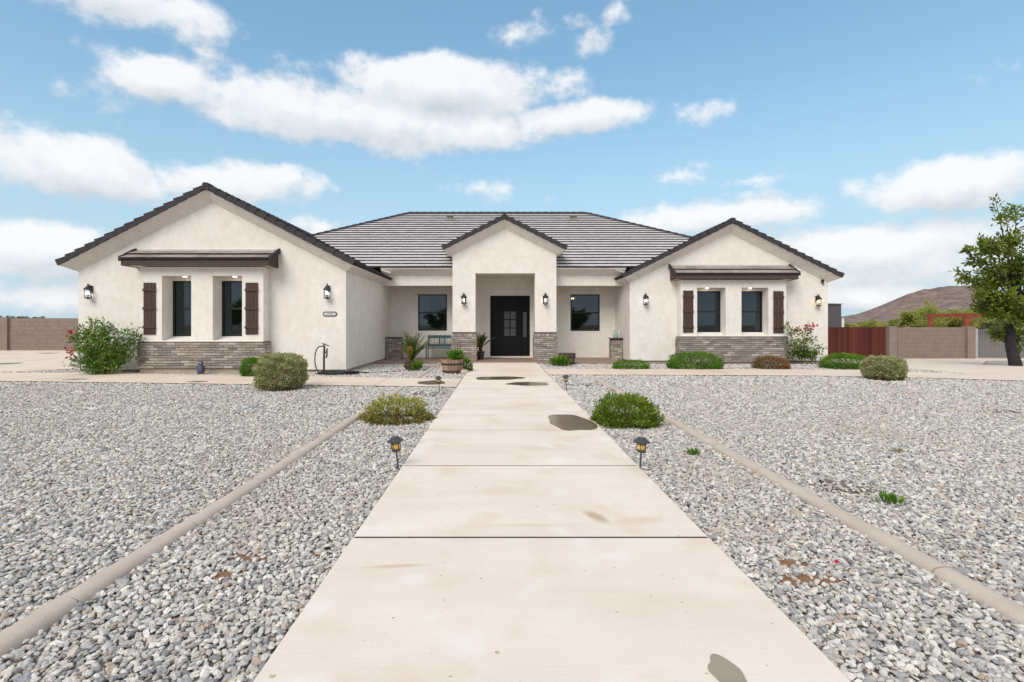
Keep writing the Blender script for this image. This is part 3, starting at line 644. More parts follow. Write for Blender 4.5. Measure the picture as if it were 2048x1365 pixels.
def make_gravel():
    me = bpy.data.meshes.new('gravel'); n = len(P_)
    me.vertices.add(n); me.vertices.foreach_set('co', P_.astype(np.float32).ravel())
    for nm, arr in (('rot', Rr_), ('scl', S_)):
        a = me.attributes.new(nm, 'FLOAT_VECTOR', 'POINT'); a.data.foreach_set('vector', arr.astype(np.float32).ravel())
    a = me.attributes.new('pick', 'INT', 'POINT'); a.data.foreach_set('value', RNG.integers(0, 8, n).astype(np.int32))
    me.materials.append(M['gravel_stone'])
    o = link('gravel', me); tag(o, 'loose pale grey crushed stone covering the front yard', 'gravel', kind='stuff')
    g = bpy.data.node_groups.new('gravel_nodes', 'GeometryNodeTree')
    g.interface.new_socket('Geometry', in_out='INPUT', socket_type='NodeSocketGeometry'); g.interface.new_socket('Geometry', in_out='OUTPUT', socket_type='NodeSocketGeometry')
    N, L = g.nodes, g.links
    gi = N.new('NodeGroupInput'); go = N.new('NodeGroupOutput'); jn = N.new('GeometryNodeJoinGeometry')
    for k in range(8):
        ic = N.new('GeometryNodeMeshIcoSphere'); ic.inputs['Radius'].default_value = 1; ic.inputs['Subdivisions'].default_value = 2
        ps = N.new('GeometryNodeInputPosition'); va = N.new('ShaderNodeVectorMath'); va.operation = 'ADD'; va.inputs[1].default_value = (k * 7.3, k * 3.1, k * 5.7); L.new(ps.outputs[0], va.inputs[0])
        vo = N.new('ShaderNodeTexVoronoi'); vo.feature = 'F1'; vo.inputs['Scale'].default_value = .95; vo.inputs['Randomness'].default_value = 1; L.new(va.outputs[0], vo.inputs['Vector'])
        nz = N.new('ShaderNodeTexNoise'); nz.inputs['Scale'].default_value = 1.3; nz.inputs['Detail'].default_value = 2; L.new(va.outputs[0], nz.inputs['Vector'])
        m1 = N.new('ShaderNodeMath'); m1.operation = 'MULTIPLY_ADD'; m1.inputs[1].default_value = -.75; m1.inputs[2].default_value = 1.28; L.new(vo.outputs['Distance'], m1.inputs[0])
        m2 = N.new('ShaderNodeMath'); m2.operation = 'MULTIPLY_ADD'; m2.inputs[1].default_value = .7; L.new(nz.outputs[0], m2.inputs[0]); L.new(m1.outputs[0], m2.inputs[2])
        m3 = N.new('ShaderNodeMath'); m3.operation = 'SUBTRACT'; m3.inputs[1].default_value = .3; L.new(m2.outputs[0], m3.inputs[0])
        sc = N.new('ShaderNodeVectorMath'); sc.operation = 'SCALE'; L.new(ps.outputs[0], sc.inputs[0]); L.new(m3.outputs[0], sc.inputs['Scale'])
        sp = N.new('GeometryNodeSetPosition'); L.new(ic.outputs[0], sp.inputs[0]); L.new(sc.outputs[0], sp.inputs['Position'])
        ss = N.new('GeometryNodeSetShadeSmooth'); ss.inputs['Shade Smooth'].default_value = False; L.new(sp.outputs[0], ss.inputs[0])
        sm = N.new('GeometryNodeSetMaterial'); sm.inputs['Material'].default_value = M['gravel_stone']; L.new(ss.outputs[0], sm.inputs[0])
        ti = N.new('GeometryNodeGeometryToInstance'); L.new(sm.outputs[0], ti.inputs[0]); L.new(ti.outputs[0], jn.inputs[0])
    ip = N.new('GeometryNodeInstanceOnPoints'); L.new(gi.outputs[0], ip.inputs['Points']); L.new(jn.outputs[0], ip.inputs['Instance']); ip.inputs['Pick Instance'].default_value = True
    def named(nm, ty):
        a = N.new('GeometryNodeInputNamedAttribute'); a.data_type = ty; a.inputs['Name'].default_value = nm; return a.outputs[0]
    L.new(named('pick', 'INT'), ip.inputs['Instance Index']); L.new(named('scl', 'FLOAT_VECTOR'), ip.inputs['Scale'])
    er = N.new('FunctionNodeEulerToRotation'); L.new(named('rot', 'FLOAT_VECTOR'), er.inputs[0]); L.new(er.outputs[0], ip.inputs['Rotation'])
    L.new(ip.outputs[0], go.inputs[0])
    md = o.modifiers.new('gravel', 'NODES'); md.node_group = g
make_gravel()

# ------------------------------------------------------------------ house
house = thing('house', 'single storey white stucco house with dark tiled gables and brick wainscot', 'house', (0, 18, 0))
def wall_obj(outline_top, x0, x1, z0, y, thick, holes, name='wall', m=None, flip=False):
    """upright wall in the plane y: strips between x breakpoints, holes (x0,x1,z0,z1) left open, thickened away from the street"""
    bx = {x0, x1}
    for (a, b_, c, d) in holes: bx |= {a, b_}
    bx |= {p[0] for p in outline_top if x0 < p[0] < x1}
    bx = sorted(bx); bm = bmesh.new(); cache = {}
    def V(x, z):
        k = (round(x, 4), round(z, 4))
        if k not in cache: cache[k] = bm.verts.new((x, y, z))
        return cache[k]
    zs = sorted({z0} | {h[2] for h in holes} | {h[3] for h in holes})
    top = lambda x: float(np.interp(x, [p[0] for p in outline_top], [p[1] for p in outline_top]))
    for a, b_ in zip(bx, bx[1:]):
        lv = [z for z in zs if z < min(top(a), top(b_)) - 1e-4]
        for i, zl in enumerate(lv):
            zu = lv[i + 1] if i + 1 < len(lv) else None
            mid = (a + b_) / 2; zm = (zl + (zu if zu is not None else top(mid))) / 2
            if any(h[0] < mid < h[1] and h[2] < zm < h[3] for h in holes): continue
            if zu is None: bm.faces.new([V(a, zl), V(b_, zl), V(b_, top(b_)), V(a, top(a))])
            else: bm.faces.new([V(a, zl), V(b_, zl), V(b_, zu), V(a, zu)])
    ext = bmesh.ops.extrude_face_region(bm, geom=bm.faces[:])
    for e in ext['geom']:
        if isinstance(e, bmesh.types.BMVert): e.co.y += thick
    bmesh.ops.recalc_face_normals(bm, faces=bm.faces[:])
    me = bpy.data.meshes.new(name); bm.to_mesh(me); bm.free(); me.materials.append(m or M['stucco'])
    return link(name, me, house)
def hbox(name, m, *b, bevel=0, parent=None):
    s = MB(); s.box(*b); return s.build(name, m, parent or house, bevel=bevel)

LW = dict(x0=-11.96, x1=-4.36, y=14.2, zc=2.87, za=4.83, yb=22.0)
RW = dict(x0=4.64, x1=11.69, y=17.8, zc=2.87, za=4.63, yb=24.0)
OV = .30
Z0 = .09
# left wing
lxc = (LW['x0'] + LW['x1']) / 2; rxc = (RW['x0'] + RW['x1']) / 2
wall_obj([(LW['x0'], LW['zc']), (lxc, LW['za']), (LW['x1'], LW['zc'])], LW['x0'], LW['x1'], Z0, LW['y'], .15, [(-9.9, -6.6, .2, 2.95)])
wall_obj([(RW['x0'], RW['zc']), (rxc, RW['za']), (RW['x1'], RW['zc'])], RW['x0'], RW['x1'], Z0, RW['y'], .15, [(6.37, 9.93, .2, 2.92)])
hbox('wall', M['stucco'], LW['x1'] - .15, LW['x1'] - .002, LW['y'] + .152, 20.0, Z0, 2.95)
hbox('wall', M['stucco'], LW['x0'] + .002, LW['x0'] + .15, LW['y'] + .152, 32, Z0, 2.95)
hbox('wall', M['stucco'], RW['x0'] + .002, RW['x0'] + .15, RW['y'] + .152, 20.0, Z0, 2.95)
hbox('wall', M['stucco'], RW['x1'] - .15, RW['x1'] - .002, RW['y'] + .152, 32, Z0, 2.95)
hbox('wall', M['stucco'], LW['x0'] + .15, RW['x1'] - .15, 31.85, 32, Z0, 3.2)
# foundation below the stucco
for b_ in ((LW['x0'] + .03, LW['x1'] - .03, LW['y'] + .03, 19.9, -.06, Z0), (RW['x0'] + .03, RW['x1'] - .03, RW['y'] + .03, 19.9, -.06, Z0)):
    hbox('foundation', M['foundation'], *b_)
for (a, b_, y) in ((LW['x0'], LW['x1'], LW['y']), (RW['x0'], RW['x1'], RW['y'])):
    hbox('weep_screed', M['bronze'], a + .012, b_ - .012, y - .006, y + .02, Z0 - .014, Z0 - .002)
# porch back wall with window and door openings
YB = 20.0
wall_obj([(-4.4, 3.4), (4.7, 3.4)], -4.36, 4.64, .06, YB, .15, [(-3.26, -2.10, 1.13, 2.59), (2.84, 4.01, 1.12, 2.59), (-.37, 1.21, .06, 2.53)])
hbox('porch_ceiling', M['stucco'], -4.3, 4.6, 18.65, 20.0, 3.30, 3.36)
# portico
PX0, PX1, PO0, PO1, PY, PT = -1.70, 2.06, -.87, 1.285, 18.1, .55
pxc = (PX0 + PX1) / 2
PZC, PZA = 3.89, 4.84
wall_obj([(PX0, PZC), (pxc, PZA), (PX1, PZC)], PX0, PX1, 1.11, PY, PT, [(PO0, PO1, 1.10, 3.23)])
hbox('portico_side', M['stucco'], PX0 + .002, PX0 + .16, PY + PT, 20.6, 2.86, 4.0)
hbox('portico_side', M['stucco'], PX1 - .16, PX1 - .002, PY + PT, 20.6, 2.86, 4.0)
# porch beams and their coves
YBM, YE = 18.7, 18.35
for (a, b_) in ((LW['x1'] - .002, PX0 + .05), (PX1 - .05, RW['x0'] + .002)):
    hbox('porch_beam', M['stucco'], a, b_, YBM, YBM + .3, 2.83, 3.26)
    s = MB(); s.hexa([(a, YE, 3.42), (b_, YE, 3.42), (b_, YBM - .002, 3.20), (a, YBM - .002, 3.20), (a, YE, 3.47), (b_, YE, 3.47), (b_, YBM - .002, 3.62), (a, YBM - .002, 3.62)])
    s.build('eave_cove', M['stucco'], house)
def gable_cove(W, yb, ze_drop=.15, rise=.31):
    xc = (W['x0'] + W['x1']) / 2; yf = W['y'] - OV; s = MB()
    ze = W['zc'] + ze_drop; slope = (W['za'] - W['zc']) / (xc - W['x0']); za = ze + slope * (xc - W['x0'] + OV)
    xl, xr = W['x0'] - OV, W['x1'] + OV; y = W['y']
    s.face([(xl, yf, ze), (W['x0'], y, W['zc']), (xc, y, W['za']), (xc, yf, za)])
    s.face([(xc, yf, za), (xc, y, W['za']), (W['x1'], y, W['zc']), (xr, yf, ze)])
    s.face([(xr, yf, ze), (W['x1'], y, W['zc']), (W['x1'], yb, W['zc']), (xr, yb, ze)])
    s.face([(xl, yf, ze), (xl, yb, ze), (W['x0'], yb, W['zc']), (W['x0'], y, W['zc'])])
    s.build('eave_cove', M['stucco'], house)
    return xc, yf, ze, za, slope, xl, xr
EXPO = .34
def tiles_on_plane(parent, O, A, U, length_fn, n, top_m, name='tile_course', w=.33):
    """courses of flat tiles. O eave corner, A along the eave, U up the slope; length_fn(s)->(a0,a1) at slope distance s"""
    O = Vector(O); A = Vector(A).normalized(); U = Vector(U).normalized(); Nn = A.cross(U)
    if Nn.z < 0: Nn = -Nn
    for i in range(n):
        s0 = i * EXPO - .04; s1 = s0 + EXPO + .05
        a0, a1 = length_fn(max(s0, 0)); b0, b1 = length_fn(s1)
        if a1 - a0 < .1: break
        mb = MB(); c = a0 - (w * .5 if i % 2 else 0)
        while c < a1 - .01:
            e = c + w - .004; l0 = max(c, a0); l1 = min(e, a1)
            if l1 - l0 > .01:
                u0 = min(max(l0, b0), b1); u1 = max(min(l1, b1), b0)
                j = random.uniform(-.004, .004); j2 = random.uniform(-.004, .004)
                P = lambda a, s_, h: O + A * a + U * s_ + Nn * h
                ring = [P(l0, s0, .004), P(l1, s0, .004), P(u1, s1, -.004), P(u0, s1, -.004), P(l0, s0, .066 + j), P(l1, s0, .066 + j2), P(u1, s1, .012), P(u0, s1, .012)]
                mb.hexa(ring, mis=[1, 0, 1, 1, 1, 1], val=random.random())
            c += w
        if mb.f: 
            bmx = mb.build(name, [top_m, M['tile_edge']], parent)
def fix_normals(o):
    bm = bmesh.new(); bm.from_mesh(o.data); bmesh.ops.recalc_face_normals(bm, faces=bm.faces[:]); bm.to_mesh(o.data); bm.free()
rake_me = {}
def rake_mesh(sgn):
    """edge tile: upright face towards -Y with a flange on the roof; runs along +X, sgn picks the down-slope end that sits proud"""
    if sgn in rake_me: return rake_me[sgn]
    mb = MB(); L_ = .335
    lo = .02
    mb.hexa([(0, -.045, -.005 - 0), (L_, -.04, .0 - .02), (L_, -.004, -.02), (0, -.004, -.005), (0, -.045, .166), (L_, -.03, .122), (L_, -.004, .122), (0, -.004, .166)])
    mb.hexa([(0, -.004, .13), (L_, -.004, .08), (L_, .14, .08), (0, .14, .13), (0, -.004, .166), (L_, -.004, .122), (L_, .14, .122), (0, .14, .166)])
    rake_me[sgn] = mb.mesh('rake_tile', M['tile_edge']); return rake_me[sgn]
def rakes(parent, xc, yf, ze, za, xl, xr):
    for sgn in (-1, 1):
        xe = xl if sgn < 0 else xr
        dx = abs(xe - xc); ang = math.atan2(za - ze, dx); Ls = math.hypot(dx, za - ze); n = max(1, round(Ls / .305)); st = Ls / n
        for k in range(n):
            me = rake_mesh(1); o = bpy.data.objects.new('rake_tile', me); COL.objects.link(o); o.parent = parent
            s_ = k * st
            # starts at the eave, runs up the slope
            o.location = (xe - sgn * s_ * math.cos(ang), yf + random.uniform(-.004, .004), ze + s_ * math.sin(ang))
            if sgn < 0: o.rotation_euler = (0, -ang + random.uniform(-.008, .008), 0)
            else:
                o.rotation_euler = (0, ang + random.uniform(-.008, .008), 0); o.scale = (-1, 1, 1)
    # apex cap
    mb = MB(); mb.hexa([(xc - .12, yf - .055, za - .02), (xc + .12, yf - .055, za - .02), (xc + .12, yf + .25, za - .02), (xc - .12, yf + .25, za - .02),
                        (xc - .06, yf - .055, za + .175), (xc + .06, yf - .055, za + .175), (xc + .06, yf + .25, za + .175), (xc - .06, yf + .25, za + .175)])
    mb.build('ridge_tile', M['tile_edge'], parent)
def gable_roof(W, yb):
    xc, yf, ze, za, slope, xl, xr = gable_cove(W, min(yb, 20.0))
    d = .05
    mb = MB()
    mb.prism_y([(xl, ze + .002), (xc, za + .002), (xr, ze + .002), (xr, ze + d), (xc, za + d), (xl, ze + d)][::-1][::-1], yf + .01, yb)
    ro = mb.build('roof', M['tile_edge'], house); fix_normals(ro)
    L_ = yb - yf - .12; c = 1 / math.hypot(1, slope)
    n = int(math.hypot(xc - xl, za - ze) / EXPO)
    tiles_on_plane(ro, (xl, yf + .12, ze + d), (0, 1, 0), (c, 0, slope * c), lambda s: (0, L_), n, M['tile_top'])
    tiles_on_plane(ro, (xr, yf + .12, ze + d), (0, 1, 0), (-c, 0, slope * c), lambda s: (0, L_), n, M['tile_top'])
    rakes(ro, xc, yf, ze, za, xl, xr)
    y = yf + .25
    while y < yb - .3:
        mb = MB(); mb.hexa([(xc - .12, y, za + .05), (xc + .12, y, za + .05), (xc + .12, y + .36, za + .045), (xc - .12, y + .36, za + .045), (xc - .05, y, za + .17), (xc + .05, y, za + .17), (xc + .05, y + .36, za + .15), (xc - .05, y + .36, za + .15)])
        mb.build('ridge_tile', M['tile_edge'], ro); y += .34
    return ro
gable_roof(LW, 22.0); gable_roof(RW, 23.6)
PW = dict(x0=PX0, x1=PX1, y=PY, zc=PZC, za=PZA)
gable_roof(PW, 22.0)
# main hip roof
MX0, MX1, RY, RZ = -11.65, 11.45, 25.4, 7.0
EZ = 3.48; run = RY - YE; mslope = (RZ - EZ) / run
rx0, rx1 = MX0 + run, MX1 - run
mb = MB(); YBK = RY + run
pts = dict(a=(MX0, YE, EZ), b=(MX1, YE, EZ), c=(MX1, YBK, EZ), d=(MX0, YBK, EZ), e=(rx0, RY, RZ), f=(rx1, RY, RZ))
mb.face([pts['a'], pts['b'], pts['f'], pts['e']]); mb.face([pts['b'], pts['c'], pts['f']]); mb.face([pts['c'], pts['d'], pts['e'], pts['f']]); mb.face([pts['d'], pts['a'], pts['e']])
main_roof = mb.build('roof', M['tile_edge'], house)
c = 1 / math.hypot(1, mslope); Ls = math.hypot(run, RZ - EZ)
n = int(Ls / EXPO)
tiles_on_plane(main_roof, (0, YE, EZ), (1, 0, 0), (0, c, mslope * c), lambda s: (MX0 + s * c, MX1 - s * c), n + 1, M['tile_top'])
def caps(p0, p1, name):
    p0, p1 = Vector(p0), Vector(p1); d = p1 - p0; L_ = d.length; n = int(L_ / .36); q = d.to_track_quat('X', 'Z').to_euler()
    if 'cap' not in rake_me:
        m_ = MB(); m_.hexa([(0, -.12, -.01), (.40, -.11, -.02), (.40, .11, -.02), (0, .12, -.01), (0, -.05, .10), (.40, -.045, .075), (.40, .045, .075), (0, .05, .10)]); rake_me['cap'] = m_.mesh('hip_tile', M['tile_edge'])
    for k in range(n):
        o = bpy.data.objects.new(name, rake_me['cap']); COL.objects.link(o); o.parent = main_roof; o.location = p0 + d * (k / n) + Vector((0, 0, .02)); o.rotation_euler = q
caps(pts['a'], pts['e'], 'hip_tile'); caps(pts['b'], pts['f'], 'hip_tile'); caps(pts['e'], pts['f'], 'ridge_tile')
# roof vents
for (x, y) in ((900, 440), (1147, 440)):
    d = (EZ - CAMZ - mslope * YE) / ((VPY - y) / F - mslope); p = px(x, y, d)
    mb = MB(); mb.box(p.x - .2, p.x + .2, p.y - .2, p.y + .2, p.z - .05, p.z + .02); mb.box(p.x - .11, p.x + .11, p.y - .11, p.y + .11, p.z + .02, p.z + .14); mb.box(p.x - .16, p.x + .16, p.y - .15, p.y + .15, p.z + .14, p.z + .18)
    mb.build('roof_vent', M['vent'], main_roof)
# valley flashing where the wings meet the main roof
for (x, y) in ((-4.15, 18.25), (4.42, 18.2)):
    mb = MB(); mb.hexa([(x - .18, y, 3.36), (x + .16, y, 3.24), (x + .16, y + .5, 3.40), (x - .18, y + .5, 3.50), (x - .18, y, 3.375), (x + .16, y, 3.255), (x + .16, y + .5, 3.415), (x - .18, y + .5, 3.515)])
    mb.build('valley_flashing', M['flashing'], house)

# ---- bay windows
brick_count = [0]
brick_var = []
def brick_mesh():
    if not brick_var:
        for k in range(6):
            r = random.Random(k + 50); mb = MB(); l, t, h = .235, .03, .058
            j = lambda s_: r.uniform(-s_, s_)
            mb.hexa([(j(.004), -t + j(.004), j(.003)), (l + j(.004), -t + j(.004), j(.003)), (l, .01, 0), (0, .01, 0), (j(.004), -t + j(.004), h + j(.004)), (l + j(.004), -t + j(.004), h + j(.004)), (l, .01, h), (0, .01, h)])
            brick_var.append(mb.mesh('brick', M['brick_single']))
    return random.choice(brick_var)
def bricks_on(parent, O, A, width, n, z0, pitch, single, joined_mb=None, h=.058, soldier=False):
    """courses of bricks on an upright face: O corner (x,y), A unit direction along the face"""
    ang = math.atan2(A[1], A[0]); L_ = .243
    for i in range(n):
        z = z0 + i * pitch
        if soldier and i == n - 1:
            a = 0
            while a < width - .03:
                w = min(.066, width - a - .004)
                place_brick(parent, O, A, ang, a, w / .235, z, single, joined_mb, zs=1.75); a += .074
            continue
        a = -(L_ * .5 if i % 2 else 0) - random.uniform(0, .04)
        while a < width - .02:
            s0 = max(a, 0); e = min(a + .235, width)
            if e - s0 > .03: place_brick(parent, O, A, ang, s0, (e - s0) / .235, z, single, joined_mb)
            a += L_
def place_brick(parent, O, A, ang, a, sx, z, single, joined_mb, zs=1):
    pr = random.uniform(-.006, .006); nx, ny = A[1], -A[0]
    x = O[0] + A[0] * a + nx * pr; y = O[1] + A[1] * a + ny * pr
    if single and brick_count[0] < 298:
        o = bpy.data.objects.new('brick', brick_mesh()); COL.objects.link(o); o.parent = parent
        o.location = (x, y, z); o.rotation_euler = (0, 0, ang); o.scale = (sx, 1, zs); brick_count[0] += 1
    else:
        l = .235 * sx; t = .03; h = .058 * zs
        j = lambda s_: random.uniform(-s_, s_)
        P = lambda u, v, w: (x + A[0] * u - nx * v, y + A[1] * u - ny * v, z + w)
        joined_mb.hexa([P(j(.003), -t, 0), P(l + j(.003), -t, 0), P(l, .01, 0), P(0, .01, 0), P(j(.003), -t + j(.004), h + j(.003)), P(l + j(.003), -t + j(.004), h + j(.003)), P(l, .01, h), P(0, .01, h)], val=random.random())
def window(x0, x1, z0, z1, y, rail=True, curtains=None, room=1.2):
    """frame bars are the part itself; panes, rail and what stands behind are its pieces"""
    f = MB(); t = .045; d0, d1 = y - .03, y + .03
    f.box(x0, x0 + t, d0, d1, z0, z1); f.box(x1 - t, x1, d0, d1, z0, z1); f.box(x0 + t, x1 - t, d0, d1, z0, z0 + t); f.box(x0 + t, x1 - t, d0, d1, z1 - t, z1)
    w = f.build('window', M['frame'], house)
    zm = (z0 + z1) / 2
    if rail: hbox('meeting_rail', M['frame'], x0 + t, x1 - t, y - .024, y + .024, zm - .028, zm + .028, parent=w)
    for (a, b_, off) in ((z0 + t, zm - .028, .004), (zm + .028, z1 - t, -.006)):
        g = MB(); g.box(x0 + t, x1 - t, y + off, y + off + .006, a, b_); g.build('pane', M['glass'], w)
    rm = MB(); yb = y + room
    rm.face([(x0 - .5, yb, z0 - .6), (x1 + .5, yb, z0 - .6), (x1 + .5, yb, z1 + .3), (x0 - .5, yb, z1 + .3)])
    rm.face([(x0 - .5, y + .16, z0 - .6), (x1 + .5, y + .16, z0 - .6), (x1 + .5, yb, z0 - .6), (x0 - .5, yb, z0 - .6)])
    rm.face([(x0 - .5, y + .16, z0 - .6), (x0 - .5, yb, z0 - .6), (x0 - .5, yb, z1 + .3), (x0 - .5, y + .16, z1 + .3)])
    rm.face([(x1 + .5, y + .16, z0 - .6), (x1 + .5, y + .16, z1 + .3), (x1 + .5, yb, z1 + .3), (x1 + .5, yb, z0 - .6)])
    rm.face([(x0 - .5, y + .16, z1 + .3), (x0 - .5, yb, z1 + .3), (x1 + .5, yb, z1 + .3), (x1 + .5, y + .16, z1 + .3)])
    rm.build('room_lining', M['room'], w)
    for (a, b_, mname) in (curtains or []):
        cm = MB(); n = 26
        for k in range(n):
            u0, u1 = k / n, (k + 1) / n
            p = lambda u: (x0 + (x1 - x0) * (a + (b_ - a) * u), y + .12 + .018 * math.sin(u * 34 * (b_ - a) + a * 9))
            cm.face([(*p(u0), z0 - .1), (*p(u1), z0 - .1), (*p(u1), z1 + .1), (*p(u0), z1 + .1)])
        cm.build('curtain', M[mname], w, smooth=True)
    return w
def shutter(x0, x1, z0, z1, y):
    b = MB(); b.box(x0 + .01, x1 - .01, y - .008, y - .001, z0 + .02, z1 - .02)
    sh = b.build('shutter', M['shutter'], house)
    for z in (z0 + .17, (z0 + z1) / 2 - .03, z1 - .24):
        b = MB(); b.box(x0 - .012, x1 + .006, y - .048, y - .027, z, z + .07); b.build('batten', M['shutter'], sh, bevel=.004)
    n = 3; w = (x1 - x0) / n
    for k in range(n):
        p = MB(); p.box(x0 + k * w + .003, x0 + (k + 1) * w - .003, y - .025 + random.uniform(-.002, .002), y - .0085, z0 + random.uniform(0, .006), z1 - random.uniform(0, .006))
        p.build('board', M['shutter'], sh, bevel=.003)
def bay(X0, X1, yf, yw, zb, zt, recesses, wz, brick_z0, courses, single, awn, shutters, light_m, curtains):
    D = max(r[2] for r in recesses)
    wall_obj([(X0, zt), (X1, zt)], X0, X1, zb, yf, .10, [(r[0], r[1], wz[0], wz[1]) for r in recesses], name='bay_wall')
    for xx in ((X0 + .001, X0 + .1), (X1 - .1, X1 - .001)):
        hbox('bay_wall', M['stucco'], xx[0], xx[1], yf + .1, yw - .002, zb, zt)
    for r, cu in zip(recesses, curtains):
        a, b_, yy = r[0], r[1], r[2]; s = MB(); y0 = yf + .1
        s.box(a - .08, a, y0, yy, wz[0] - .08, wz[1] + .08); s.box(b_, b_ + .08, y0, yy, wz[0] - .08, wz[1] + .08)
        s.box(a, b_, y0, yy, wz[1], wz[1] + .08)
        s.hexa([(a, y0, wz[0] - .08), (b_, y0, wz[0] - .08), (b_, yy, wz[0] - .08), (a, yy, wz[0] - .08), (a, y0, wz[0]), (b_, y0, wz[0]), (b_, yy, wz[2]), (a, yy, wz[2])])
        s.build('window_recess', M['stucco'], house)
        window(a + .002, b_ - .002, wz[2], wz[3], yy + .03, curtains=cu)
        hbox('window_head', M['stucco'], a, b_, yy, yy + .1, wz[3], wz[1] + .08)
        # recessed can light in the head of the recess, lit
        xm = (a + b_) / 2 + (.08 if X0 < 0 else -.05); ym = yf + .24
        lt = MB(); lt.lathe([(.0, -.012), (.045, -.012), (.05, -.004), (.05, .0)], (xm, ym, wz[1]), 14); lt.build('recessed_light', M['bulb'], house, smooth=True)
    # brick wainscot: mortar backing with bricks on it
    t = .05; bx0, bx1, by = X0 - t, X1 + t, yf - t + .02; bz0, pitch = brick_z0
    top = bz0 + courses * pitch
    s = MB(); s.box(bx0 + .02, bx1 - .02, by + .02, yw - .003, bz0 - .005, top + .01)
    wn = s.build('brick_wainscot', M['mortar'], house)
    jm = MB()
    bricks_on(wn, (bx0, by + .02), (1, 0), bx1 - bx0, courses, bz0, pitch, single, jm)
    if X0 < 0: bricks_on(wn, (bx1 - .02, by), (0, 1), yw - by - .01, courses, bz0, pitch, single, jm)
    else: bricks_on(wn, (bx0 + .02, yw - .01), (0, -1), yw - by - .01, courses, bz0, pitch, single, jm)
    if jm.f: o = jm.build('bricks', M['brick_joined'], wn); o['kind'] = 'stuff'
    hbox('foundation', M['foundation'], bx0 + .04, bx1 - .04, by + .05, yw + .02, -.06, bz0 - .006)
    s = MB(); s.box(X0 - .004, X1 + .004, yf - .035, yf + .01, top + .012, top + .045); s.build('sill', M['stucco'], house, bevel=.008)
    # awning roof
    ax0, ax1, ay = awn; za, zf, zback = zt + .005, zt + .175, 3.47
    s = MB(); s.box(ax0, ax1, ay, ay + .04, za, zf); s.box(ax0, ax0 + .04, ay + .04, yw - .003, za, zf); s.box(ax1 - .04, ax1, ay + .04, yw - .003, za, zf)
    aw = s.build('awning', M['fascia'], house)
    s = MB(); s.box(ax0 + .04, ax1 - .04, ay + .04, yw - .003, za + .02, za + .05); s.build('soffit', M['stucco'], aw)
    run = yw - .003 - ay; sl_ = (zback - zf - .02) / run
    s = MB(); s.hexa([(ax0 + .002, ay + .002, zf), (ax1 - .002, ay + .002, zf), (ax1 - .002, yw - .004, zf), (ax0 + .002, yw - .004, zf), (ax0 + .002, ay + .002, zf + .012), (ax1 - .002, ay + .002, zf + .012), (ax1 - .002, yw - .004, zback - .02), (ax0 + .002, yw - .004, zback - .02)])
    s.build('deck', M['fascia'], aw)
    cc = 1 / math.hypot(1, sl_)
    global EXPO
    keep = EXPO; EXPO = math.hypot(run, zback - zf) / 2 - .01
    tiles_on_plane(aw, (ax0, ay, zf + .012), (1, 0, 0), (0, cc, sl_ * cc), lambda s_: (0, ax1 - ax0), 2, M['awning_top'])
    EXPO = keep
    for xs_, sg in ((ax0 - .03, -1), (ax1 + .03, 1)):
        for k in range(3):
            u0 = k / 3; u1 = (k + 1) / 3 + .05; ya, yb2 = ay - .02 + run * u0, min(ay - .02 + run * u1, yw - .004); z_0 = zf + sl_ * run * u0; z_1 = zf + sl_ * run * u1 - .02
            m_ = MB(); m_.hexa([(xs_ - .035, ya, z_0 - .05), (xs_ + .035, ya, z_0 - .05), (xs_ + .035, yb2, z_1 - .05), (xs_ - .035, yb2, z_1 - .05), (xs_ - .03, ya, z_0 + .09), (xs_ + .03, ya, z_0 + .09), (xs_ + .03, yb2, z_1 + .085), (xs_ - .03, yb2, z_1 + .085)])
            m_.build('edge_tile', M['tile_edge'], aw)
    s = MB(); s.box(ax0 + .1, ax1 - .1, yw - .03, yw - .002, zback - .03, zback + .035); s.build('flashing', M['flashing'], aw)
    for (a, b_, z_0, z_1) in shutters: shutter(a, b_, z_0, z_1, yf)
bay(-9.96, -6.54, 13.85, 14.2, .90, 2.97, [(-9.35, -8.54, 14.31), (-7.945, -7.13, 14.31)], (.93, 2.72, 1.035, 2.62), (.165, .0715), 10, True,
    (-10.30, -6.28, 13.6), [(-9.85, -9.51, 1.09, 2.53), (-7.03, -6.68, 1.09, 2.53)], None, [[(.72, 1.0, 'curtain_dim')], [(.0, .16, 'curtain_dim')]])
bay(6.31, 9.99, 17.42, 17.8, .955, 2.93, [(6.886, 7.88, 17.83), (8.43, 9.37, 17.83)], (.985, 2.66, 1.10, 2.57), (.075, .0725), 12, False,
    (6.07, 10.29, 17.2), [(6.39, 6.75, 1.09, 2.56), (9.53, 9.89, 1.07, 2.54)], None, [None, [(.8, 1.0, 'curtain_dim')]])
# porch windows and front door
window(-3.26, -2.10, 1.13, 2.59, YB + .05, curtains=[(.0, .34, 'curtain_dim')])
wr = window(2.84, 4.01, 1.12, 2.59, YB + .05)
for dx in (.10, .17):
    m_ = MB(); m_.lathe([(0, -.03), (.02, -.02), (.026, 0), (.02, .02), (0, .03)], (2.84 + dx, YB + .35, 2.44), 10); m_.build('indoor_bulb', M['bulb_amber'], wr, smooth=True)
dx0, dx1, dz0, dz1, dy = -.37, 1.21, .12, 2.53, YB + .03
s = MB(); s.box(dx0, dx0 + .06, dy - .05, dy + .06, dz0, dz1); s.box(dx1 - .06, dx1, dy - .05, dy + .06, dz0, dz1); s.box(dx0 + .06, dx1 - .06, dy - .05, dy + .06, dz1 - .06, dz1)
s.box(dx0 + .33, dx0 + .39, dy - .045, dy + .06, dz0, dz1 - .06); s.box(dx1 - .39, dx1 - .33, dy - .045, dy + .06, dz0, dz1 - .06)
door = s.build('door', M['door'], house)
